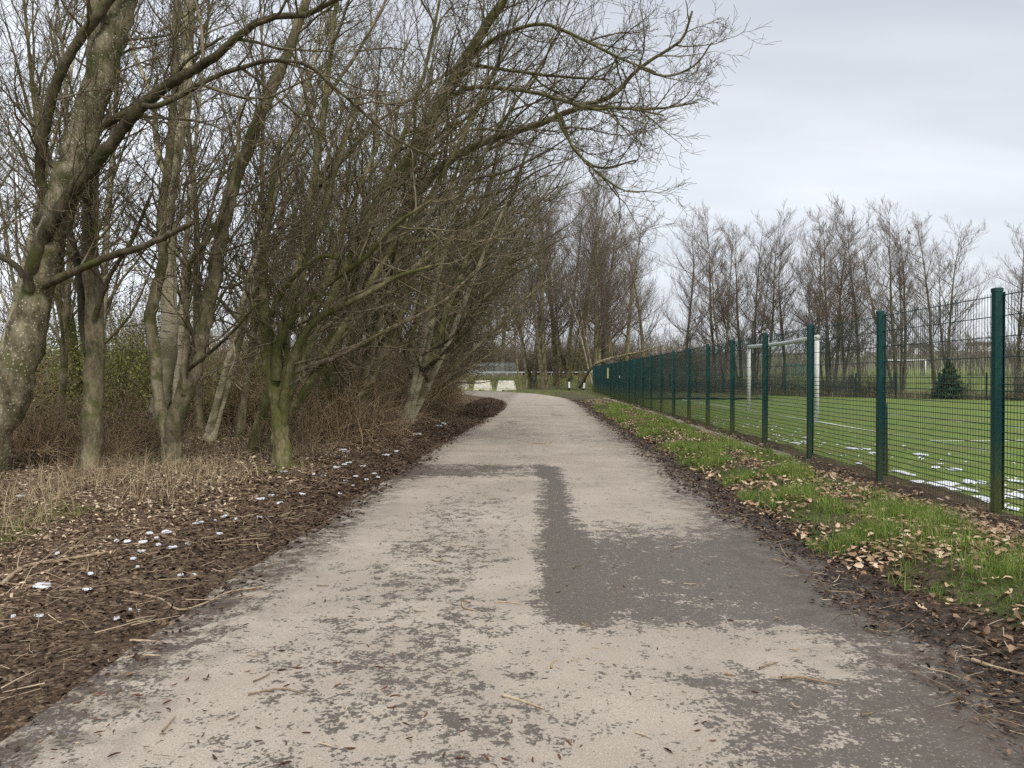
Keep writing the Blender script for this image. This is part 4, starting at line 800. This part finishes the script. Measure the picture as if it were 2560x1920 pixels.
# green palisade behind the alders
gp = empty('green_palisade', (at(1958, 930, 96)[0], 96, float(hill_z(30, 96)))); tag(gp, 'short run of green palisade fence behind the alder trunks', 'fence')
GRN = flat('palisade_green', (0.01, 0.10, 0.085), 0.5); g = Geo(); g.prism([(-0.035, 0), (0.035, 0), (0.035, 1.55), (0, 1.62), (-0.035, 1.55)], -0.012, 0.0); pale = g.mesh('pale', GRN)
for k in range(26): obj('pale', pale, gp, (0.12 * k, 0, 0))
g = Geo(); g.box(-0.05, 3.1, 0.004, 0.03, 0.3, 0.35); rl = g.mesh('rail', GRN); obj('rail', rl, gp); obj('rail', rl, gp, (0, 0, 0.95))
# white litter sack at the bend
# distant houses on the hill
WALL = flat('render_white', (0.62, 0.6, 0.56), 0.9); ROOF = flat('roof_slate', (0.10, 0.075, 0.065), 0.9)
HL = ['white rendered house on the distant hillside']
for k, (px, d) in enumerate([(2098, 560), (2118, 575), (2140, 570), (2290, 600), (2316, 610), (1905, 590), (2432, 640), (2460, 650)]):
    p = at(px, 941, d); z = float(hill_z(p[0], d)); e = empty('house', (p[0], d, z - 0.3), 0.2 * (k % 3) - 0.2); g = Geo(); g.box(-4.5, 4.5, -3.5, 3.5, 0, 5.2); obj('wall', g.mesh('wall', WALL), e)
    g = Geo(); g.prism([(-3.9, 5.1), (3.9, 5.1), (0, 7.8)], -4.8, 4.8, 'x'); rf = obj('roof', g.mesh('roof', ROOF), e); g = Geo(); g.box(2.5, 3.3, -0.4, 0.4, 7.0, 8.8); obj('chimney', g.mesh('chimney', ROOF), rf)
    for xx in (-2.6, 2.0):
        for zz in (0.9, 3.3): g = Geo(); g.box(xx - 0.6, xx + 0.6, -3.54, -3.48, zz, zz + 1.2); obj('window', g.mesh('window', GLASS), e)
    tag(e, HL[0], 'house', 'houses on the distant hillside')
# far woods: masses of fine trunks and twigs
def far_wood(name, n, x0, x1, yfun, h, depth, seed, label, rad):
    r2 = np.random.default_rng(seed); x = r2.uniform(x0, x1, n); y = yfun(x) + r2.uniform(0, depth, n); z = hill_z(x, y)
    hh = h * (0.55 + 0.6 * N1(x, y, 0.05, 3)) * r2.uniform(0.7, 1.15, n); P, R = march(r2, np.stack([x, y, z - 0.1], 1), np.stack([r2.normal(0, .1, n), r2.normal(0, .1, n), np.ones(n)], 1), hh, np.full(n, rad), 5, 0.06, 0.02, None, 0.8, rad * 0.3)
    parts = [tubes(P, R, 3)] + crown_of(r2, P, R, hh, [dict(nc=7, t0=0.15, ang=0.55, lr=0.4, rr=0.02, n=3, w=0.12, trop=0.08, k=3), dict(nc=4, t0=0.1, ang=0.6, lr=0.5, rr=0.02, n=2, w=0.12, trop=0.05, k=3)], rad * 0.32)
    V, Q = merge(parts); tag(obj(name, mesh_np(name, V, Q, TWIG_FAR)), label, kind='stuff')
far_wood('far_wood', 420, 30, 240, lambda x: 190 + 0.1 * x, 11.5, 40, 500, 'bare brown wood massed beyond the far field', 0.12)
far_wood('far_hedge', 330, -60, 30, lambda x: 118 + 0 * x, 7.5, 16, 501, 'bare brown hedge massed behind the bend', 0.07)
far_wood('hillside_wood', 240, -80, 520, lambda x: 430 + 0 * x, 11, 170, 502, 'bare woods on the distant hillside', 0.25)
far_wood('wood_backdrop', 240, -75, -24, lambda x: 16 + 0 * x, 9, 62, 503, 'dense bare stems deep in the wood', 0.05)

# ------------------------------------------------------------------ litter, grass, snow, sticks
r = np.random.default_rng(21)
def scatter(n, x0, x1, y0, y1, f):
    x, y = r.uniform(x0, x1, n), y0 + (y1 - y0) * r.random(n) ** 1.6; k = r.random(n) < f(x, y); return x[k], y[k]
# dead leaves on the left
x, y = scatter(85000, -9, -1.55, 1.2, 26, lambda x, y: sstep(-0.32, 0.22, edge_l(y) - x + (N3(x, y, 1.4, 3) - 0.5) * 0.6) ** 1.5 * (1 - 0.45 * sstep(1.5, 5, edge_l(y) - x)))
d = edge_l(y) - x; rd = np.clip(r.random(len(x)) ** 1.15 * (0.55 + 0.45 * sstep(0.3, 1.5, d)) + 0.12 * sstep(0.5, 2, d), 0, 1)
z = floor_z(x, y) + r.uniform(0.0, 0.025, len(x)); z = np.maximum(z, 0.02)
tag(obj('leaf_litter', leaf_cloud('leaf_litter', np.stack([x, y, z], 1), np.clip(0.020 + 0.0028 * y, 0, 0.046), LITTER, r, 1.0, rd)), 'brown dead leaves covering the ground on the left of the road', kind='stuff')
x, y = scatter(26000, -3.4, -1.5, 26, 62, lambda x, y: sstep(-0.25, 0.2, edge_l(y) - x) * (edge_l(y) - x < 3)); z = np.maximum(floor_z(x, y) + 0.012, 0.03)
tag(obj('far_leaf_litter', leaf_cloud('far_leaf_litter', np.stack([x, y, z], 1), 0.06, LITTER, r, 1.5, r.random(len(x)) * 0.55)), 'reddish brown leaf litter along the bend', kind='stuff')
# twig litter
def twig_litter(name, x, y, z, l0, l1, rad, label):
    n = len(x); a = r.uniform(0, 6.28, n); D = np.stack([np.cos(a), np.sin(a), r.normal(0.05, 0.10, n)], 1); P, R = march(r, np.stack([x, y, z], 1), D, r.uniform(l0, l1, n), rad * r.uniform(0.5, 1.4, n), 3, 0.14, 0.0, None, 0.5, 0.001)
    V, Q = tubes(P, R, 3); tag(obj(name, mesh_np(name, V, Q, TWIGLITTER, False, {'rnd': np.repeat(r.random(n), 9)})), label, kind='stuff')
x, y = scatter(14000, -9, -1.6, 1.2, 24, lambda x, y: sstep(-0.05, 0.3, edge_l(y) - x)); z = np.maximum(floor_z(x, y) + r.uniform(0.005, 0.04, len(x)), 0.02)
twig_litter('twig_litter', x, y, z, 0.05, 0.28, 0.0032, 'thin dead twigs strewn over the leaf litter')
x, y = scatter(2600, -2.3, 2.2, 1.5, 22, lambda x, y: 0.12 + 0.88 * np.maximum(sstep(-1.5, -1.95, x), sstep(1.4, 1.9, x))); twig_litter('road_debris', x, y, 0.034 + 0 * x, 0.015, 0.07, 0.0028, 'specks of twig and bark scattered on the asphalt')
x, y = scatter(5000, 1.75, 4.4, 1.8, 30, lambda x, y: 1.0 - 0.6 * grass_field(x, y)); twig_litter('verge_twigs', x, y, np.maximum(verge_z(x, y), 0.02) + 0.01, 0.04, 0.2, 0.0026, 'thin dead twigs in the mud beside the fence')
# wet dark leaves at the right road edge, pale oak leaves further in
x, y = scatter(24000, 1.62, 2.75, 1.8, 45, lambda x, y: bx(x - edge_r(y) + (N3(x, y, 1.5, 3) - 0.5) * 0.5, -0.12, 0.5, 0.14)); z = np.maximum(verge_z(x, y), 0.02) + 0.012
tag(obj('wet_leaves', leaf_cloud('wet_leaves', np.stack([x, y, z], 1), np.clip(0.02 + 0.002 * y, 0, 0.036), LITTER, r, 1.2, r.random(len(x)) ** 1.6 * 0.62)), 'wet dark leaves matted along the right road edge', kind='stuff')
OAKSH = np.array([(0, 0, 0), (0.12, 0.10, 0.03), (0.22, 0.24, 0.08), (0.33, 0.07, 0.05), (0.44, 0.33, 0.13), (0.57, 0.08, 0.06), (0.68, 0.30, 0.10), (0.80, 0.08, 0.03), (0.93, 0.10, 0.0), (1, 0, -0.04), (0.93, -0.10, 0.0), (0.80, -0.08, 0.03), (0.70, -0.29, 0.10), (0.57, -0.08, 0.06), (0.47, -0.32, 0.13), (0.33, -0.07, 0.05), (0.24, -0.23, 0.08), (0.12, -0.10, 0.03)])
def oak_dens(x, y):
    d = x - edge_r(y); return np.clip((bx(d, 0.35, 2.3, 0.2)) * (0.2 + 0.8 * sstep(0.45, 0.6, N1(x, y, 1.4, 3))) * (1 - 0.55 * grass_field(x, y)), 0, 1)
x, y = scatter(38000, 1.9, 4.6, 2.6, 42, oak_dens); z = np.maximum(verge_z(x, y), 0.02) + r.uniform(0.012, 0.05, len(x))
tag(obj('oak_leaf_litter', leaf_cloud('oak_leaf_litter', np.stack([x, y, z], 1), 0.05, OAK, r, 0.9)), 'pale brown oak leaves strewn through the verge grass', kind='stuff')
oak_me = []
for k in range(8):
    s = OAKSH.copy(); V = np.stack([(s[:, 0] - 0.5), s[:, 1] * 1.1, s[:, 2] * r.uniform(0.4, 1.5) + r.uniform(-.25, .35) * (s[:, 0] - .5) ** 2 + 0.12 * np.sin(s[:, 0] * 6 + k)], 1); n = len(V)
    mid = np.stack([np.linspace(0.05, 0.95, 7) - 0.5, 0 * np.linspace(0, 1, 7), -0.04 + r.uniform(-.25, .35) * (np.linspace(0.05, 0.95, 7) - .5) ** 2], 1)
    F = [[0, 1, 17], [1, 2, 16, 17], [2, 3, 15, 16], [3, 4, 14, 15], [4, 5, 13, 14], [5, 6, 12, 13], [6, 7, 11, 12], [7, 8, 10, 11], [8, 9, 10]]
    me = bpy.data.meshes.new('oak_leaf'); me.from_pydata(V.tolist(), [], F); me.materials.append(OAK_O); oak_me.append(me)
x, y = r.uniform(2.0, 4.4, 9000), 2.2 + 7.5 * r.random(9000) ** 1.3; k = (r.random(9000) < oak_dens(x, y)) & (x < 0.72 * y + 0.3); x, y = x[k][:230], y[k][:230]
for k in range(len(x)):
    o = obj('oak_leaf', oak_me[k % 8], None, (x[k], y[k], float(max(verge_z(x[k], y[k]), 0.02)) + r.uniform(0.02, 0.06)), (r.normal(0, .3), r.normal(0, .3), r.uniform(0, 6.28)), r.uniform(0.05, 0.092))
    tag(o, 'curled tan oak leaf lying on the grass verge', 'leaf', 'oak leaves on the verge')
# grass
def blades(name, x, y, z, h, w, mat, label, lean=0.5, rnd=None, seg=3):
    n = len(x); a = r.uniform(0, 6.28, n); b = r.uniform(0, 6.28, n); le = np.abs(r.normal(0, lean, n)); V = []
    for k in range(seg + 1):
        t = k / seg; cx = x + h * le * t ** 1.8 * np.cos(a); cy = y + h * le * t ** 1.8 * np.sin(a); cz = z + h * t * (1 - 0.35 * np.minimum(le, 1.2) * t); ww = w * (1 - t * t)
        V += [np.stack([cx, cy, cz], 1)] if k == seg else [np.stack([cx - np.cos(b) * ww, cy - np.sin(b) * ww, cz], 1), np.stack([cx + np.cos(b) * ww, cy + np.sin(b) * ww, cz], 1)]
    m = 2 * seg + 1; V = np.stack(V, 1).reshape(-1, 3); i = np.arange(n)[:, None] * m
    F = [np.concatenate([i + 2 * k, i + 2 * k + 1, i + 2 * k + 3, i + 2 * k + 2], 1) for k in range(seg - 1)] + [np.concatenate([i + 2 * seg - 2, i + 2 * seg - 1, i + 2 * seg], 1)]
    tag(obj(name, mesh_np(name, V, F, mat, False, {'rnd': np.repeat(r.random(n) if rnd is None else rnd, m)})), label, kind='stuff')
x, y = scatter(200000, 2.15, 4.3, 2.4, 34, lambda x, y: grass_field(x, y)); tuft = sstep(0.42, 0.66, N1(x, y, 3.2, 3)); gf = grass_field(x, y)
blades('verge_grass', x, y, verge_z(x, y) - 0.005, (0.03 + 0.125 * tuft) * r.uniform(0.5, 1.35, len(x)), 0.0024 + 0.0007 * (y > 9) + 0.0009 * (y > 16), GRASS, 'tufts of fresh green grass along the verge', 0.75, np.clip(r.normal(0.5, 0.2, len(x)) + 0.2 * (tuft - 0.5), 0, 1), 2)
x, y = scatter(45000, 4.5, 14, 5.5, 26, lambda x, y: (0.35 + 0.65 * sstep(6.0, 4.6, x)) * (np.abs(x - GLX) > 0.09) * (np.abs(x - 12.9) > 0.09)); blades('pitch_grass', x, y, pitch_z(x, y) - 0.004, (0.025 + 0.05 * sstep(5.2, 4.6, x)) * r.uniform(0.5, 1.3, len(x)), 0.003 + 0.0 * x, GRASS, 'short green blades of the football pitch', 0.6, np.clip(r.normal(0.55, 0.16, len(x)), 0, 0.95), 2)
x, y = scatter(36000, -12, -3.1, 4.6, 26, lambda x, y: sstep(1.0, 2.0, edge_l(y) - x) * sstep(0.44, 0.60, N2(x, y, 0.8, 3)) * (1 - 0.5 * sstep(5, 9, edge_l(y) - x))); blades('dry_grass', x, y, floor_z(x, y) - 0.01, r.uniform(0.12, 0.50, len(x)), 0.0026, STRAW, 'dry straw-coloured grass on the woodland floor', 1.3, None, 3)
x, y = scatter(30000, -7, -3.0, 4, 16, lambda x, y: sstep(0.62, 0.72, N1(x, y, 0.9, 3)) * sstep(1.0, 1.8, edge_l(y) - x)); blades('woodland_grass', x, y, floor_z(x, y) - 0.005, r.uniform(0.04, 0.12, len(x)), 0.0024, GRASS, 'patches of green grass on the woodland floor', 0.7)
x = r.uniform(5, 42, 14000); y = far_y(x) + r.uniform(0.4, 3.2, 14000); k = y > 20; x, y = x[k], y[k]; blades('tall_dead_grass', x, y, 0 * x - 0.02, r.uniform(0.3, 0.85, len(x)), 0.012, STRAW, 'tall dead grass along the far side of the pitch', 0.5, None, 2)
x = r.uniform(-16, 12, 12000); y = r.uniform(78, 94, 12000); k = (y > 82) | (x > -2); x, y = x[k], y[k]; m_ = N2(x, y, 0.25, 3); blades('bank_grass', x, y, hill_z(x, y), r.uniform(0.12, 0.4, len(x)), 0.017, STRAW, 'rough straw and grass on the bank beyond the bend', 0.7, None, 2)
x = r.uniform(-16, 12, 12000); y = r.uniform(76, 95, 12000); k = (N2(x, y, 0.25, 3) > 0.47) & ((y > 81) | (x > -1)); x, y = x[k], y[k]; blades('bank_green_grass', x, y, hill_z(x, y), r.uniform(0.08, 0.25, len(x)), 0.017, GRASS, 'green grass on the bank beyond the bend', 0.7, None, 2)
# snow
def snow_me(seed, n=11):
    r2 = np.random.default_rng(seed); V, F = [], []
    for b in range(6):                                             # a ragged patch: overlapping melting lumps
        o = len(V); cx, cy = (r2.normal(0, .26), r2.normal(0, .26)) if b else (0, 0); rb = r2.uniform(0.10, 0.34) if b else 0.3
        a = np.linspace(0, 6.2832, n, endpoint=False); rad = rb * np.clip(1 + r2.normal(0, .3, n), 0.35, 1.6); V.append((cx, cy, 0.14 + r2.normal(0, .02)))
        for f, z in ((0.55, 0.13), (0.88, 0.07), (1.0, -0.12)): V += [(cx + rad[j] * f * math.cos(a[j]), cy + rad[j] * f * math.sin(a[j]), z + r2.normal(0, .03)) for j in range(n)]
        F += [(o, o + 1 + j, o + 1 + (j + 1) % n) for j in range(n)] + [(o + 1 + q * n + j, o + 1 + (q + 1) * n + j, o + 1 + (q + 1) * n + (j + 1) % n, o + 1 + q * n + (j + 1) % n) for q in range(2) for j in range(n)]
    me = bpy.data.meshes.new('snow_patch'); me.from_pydata(V, [], F); me.materials.append(SNOW); me.polygons.foreach_set('use_smooth', [True] * len(F)); return me
SN = [snow_me(600 + k) for k in range(7)]
sl = [(250, 685, 60), (200, 690, 25), (490, 628, 32), (470, 715, 34), (215, 858, 28), (630, 873, 20), (750, 830, 12), (705, 825, 9), (855, 470, 26), (920, 485, 30), (770, 453, 34), (810, 405, 24), (890, 400, 24), (690, 450, 30), (620, 450, 16), (1065, 350, 28), (1215, 312, 26), (1265, 328, 18), (1400, 220, 28), (1460, 200, 18), (1500, 240, 22), (1175, 408, 18), (970, 635, 18), (1045, 633, 20), (715, 545, 22), (770, 505, 26), (1395, 318, 16), (1435, 320, 14), (1620, 190, 20), (1740, 90, 26), (1690, 85, 16), (1850, 30, 26), (1810, 45, 20), (1880, 20, 20), (1920, 95, 18), (1970, 115, 20), (1860, 120, 16), (2020, 80, 18), (1830, 190, 12), (840, 432, 14), (1010, 465, 12), (740, 590, 10), (80, 860, 14), (1160, 338, 14), (310, 515, 22), (110, 205, 22), (1950, 40, 18), (2035, 100, 12), (1900, 145, 14)]
sl = [(a / 2.154, 1150 + b / 2.154, w / 2.154) for a, b, w in sl] + [(852, 1128, 15), (1045, 1088, 22), (1094, 1066, 15), (1110, 1061, 12), (862, 1132, 10), (700, 1182, 16), (990, 1130, 9), (960, 1140, 10)]
for k, (px, py, w) in enumerate(sl):
    p = gnd(px, py, 0.08); zz = max(float(floor_z(p[0], p[1])), 0.02); p = gnd(px, py, zz); s1 = w * p[1] / FPX
    o = obj('snow_patch', SN[k % 7], None, (p[0], p[1], zz + 0.022), (r.normal(0, .08), r.normal(0, .08), r.uniform(0, 6.28)), (s1 * 1.25, s1 * r.uniform(1.3, 2.2), max(s1 * 0.6, 0.05)))
    tag(o, 'small melting snow patch on the brown leaf litter', 'snow patch', 'snow patches on the leaf litter')
pl = [(2343, 1211, 60), (2421, 1206, 44), (2467, 1247, 46), (2540, 1242, 60), (2300, 1206, 30), (2238, 1180, 30), (2265, 1186, 34), (2165, 1125, 26), (2130, 1123, 24), (2303, 1138, 24), (2390, 1176, 30), (2345, 1170, 20), (2540, 1205, 30), (2500, 1265, 30), (2535, 1272, 40), (2420, 1225, 30), (2375, 1222, 40), (2145, 1160, 16), (2195, 1134, 20), (2010, 1110, 20), (1985, 1107, 16)]
for k, (px, py, w) in enumerate(pl):
    p = gnd(px, py, 0.03); s1 = w * p[1] / FPX; o = obj('snow_patch', SN[(k + 3) % 7], None, (p[0], p[1], float(pitch_z(p[0], p[1])) + 0.02), (0, 0, r.uniform(0, 6.28)), (s1 * 0.95, s1 * r.uniform(1.2, 2.0), max(s1 * 0.4, 0.04)))
    tag(o, 'melting snow patch on the green pitch behind the fence', 'snow patch', 'snow patches on the pitch')
n = 900; x, y = r.uniform(4.65, 7.9, n), r.uniform(5.5, 27, n); k = r.random(n) < (0.15 + sstep(0.5, 0.62, N2(x, y, 0.9, 2))) * sstep(8.2, 5.5, x); x, y = x[k], y[k]
tag(obj('snow_specks', leaf_cloud('snow_specks', np.stack([x, y, pitch_z(x, y) + 0.02], 1), 0.07, SNOW, r, 3.0)), 'specks of melting snow dotted over the pitch', kind='stuff')

# sticks, one by one
def stick(pts, rad, label, group=None, forks=0):
    W = np.array([[*gnd(px, py, 0.0)] for px, py in pts]); zf = lambda x, y: float(np.where(x < edge_l(y), np.maximum(floor_z(x, y), 0.02), np.where(x > edge_r(y), np.maximum(verge_z(x, y), .02), 0.03)))
    W[:, 2] = [zf(w[0], w[1]) + rad * 0.9 for w in W]; b = W[0].copy(); S = spline(W - b, max(8, 4 * len(pts))); e = tag(empty('fallen_stick', b), label, 'stick', group)
    V, Q = tubes(S[None], (rad * np.linspace(1.1, 0.6, len(S)))[None], 7); V = V + r.normal(0, rad * 0.07, V.shape); n = len(V); obj('shaft', mesh_np('shaft', V, [Q, np.array([[j, (j + 1) % 7, (j + 2) % 7] for j in (0, 2, 4)])], STICK, True), e)
    if forks:
        V, Q = merge(crown_of(r, S[None], (rad * np.linspace(1.1, .6, len(S)))[None], np.array([np.linalg.norm(np.diff(S, axis=0), axis=1).sum()]), [dict(nc=forks, t0=0.3, ang=0.6, lr=0.3, rr=0.01, n=5, w=0.1, trop=-0.02, k=4)], 0.0025)); V[:, 2] = np.maximum(V[:, 2], -0.004)
        for k in range(forks): obj('side_twig', mesh_np('side_twig', V[20 * k:20 * k + 20], Q[:16], STICK), e)
stick([(1259, 1759), (1300, 1772), (1360, 1793)], 0.007, 'straight pale stick lying on the dry asphalt')
stick([(1954, 1714), (2000, 1712), (2050, 1722), (2100, 1731)], 0.006, 'curved brown stick lying on the damp asphalt')
stick([(2430, 1665), (2480, 1682), (2560, 1702)], 0.011, 'thick pale stick half in the mud at the verge edge')
stick([(2320, 1690), (2365, 1700), (2410, 1718)], 0.004, 'thin dark stick beside the thick pale stick on the damp asphalt')
stick([(1238, 1520), (1260, 1519), (1300, 1524)], 0.005, 'short dark stick lying across the dry middle of the road')
stick([(1378, 1690), (1383, 1674), (1398, 1666)], 0.005, 'tiny bent pale twig beside a damp spot')
stick([(1155, 1522), (1168, 1538), (1184, 1540)], 0.007, 'splintered pale wood chip on the dry asphalt')
stick([(300, 1495), (400, 1508), (465, 1535), (520, 1520), (570, 1495), (660, 1480)], 0.008, 'long forked branch lying across the road edge litter', None, 7)
stick([(325, 1613), (370, 1614), (400, 1622)], 0.006, 'pale stick on the grey left road margin')
stick([(360, 1655), (402, 1657)], 0.006, 'short pale stick at the left road margin')
stick([(0, 1500), (40, 1465), (80, 1440), (160, 1435), (260, 1420)], 0.016, 'thick pale branch lying on the leaf litter', None, 5)
stick([(0, 1490), (120, 1493), (230, 1490), (300, 1465), (370, 1430)], 0.007, 'long thin stick lying over the leaf litter', None, 3)
stick([(540, 1283), (570, 1305), (590, 1325)], 0.010, 'bent pale twig upright in the brown litter')
stick([(1330, 1112), (1365, 1114), (1380, 1110)], 0.012, 'dark stick lying on the road far ahead')
stick([(620, 1755), (700, 1740), (760, 1752)], 0.004, 'thin curved twig lying on the dry left lane')
stick([(405, 1850), (440, 1810)], 0.004, 'thin dark twig pointing along the dry left lane')
for k in range(34):
    px, py = r.uniform(60, 2300), r.uniform(1380, 1900); a = r.uniform(-0.5, 0.5); l = r.uniform(18, 46); q = gnd(px, py)
    if not (edge_l(q[1]) < q[0] < edge_r(q[1])): continue
    stick([(px, py), (px + l * 0.5, py + a * l * 0.5 + r.normal(0, 2)), (px + l, py + a * l)], r.uniform(0.003, 0.005), 'small loose twig on the asphalt', 'small twigs on the road')
# catkins
cm_ = []
for k in range(3):
    t = np.linspace(0, 1, 7); V, Q = tubes(np.stack([t - .5, 0.12 * np.sin(t * 3 + k), 0.07 + 0 * t], 1)[None], (0.085 * np.sin(np.pi * (0.08 + 0.86 * t)))[None], 6); cm_.append(mesh_np('fallen_catkin', V + r.normal(0, .012, V.shape), Q, CATKIN, True))
nn = 0
for k in range(700):
    px, py = r.uniform(20, 1900), r.uniform(1350, 1915); q = gnd(px, py, 0.03)
    if not (-1.95 < q[0] < 1.7) or r.random() > (0.9 if q[0] < 0.2 else 0.3): continue
    if nn >= 150: break
    nn += 1; o = obj('fallen_catkin', cm_[nn % 3], None, (q[0], q[1], 0.029), (0, 0, r.uniform(0, 6.28)), r.uniform(0.018, 0.05)); tag(o, 'dark reddish brown catkin fallen on the asphalt', 'catkin', 'catkins on the road')
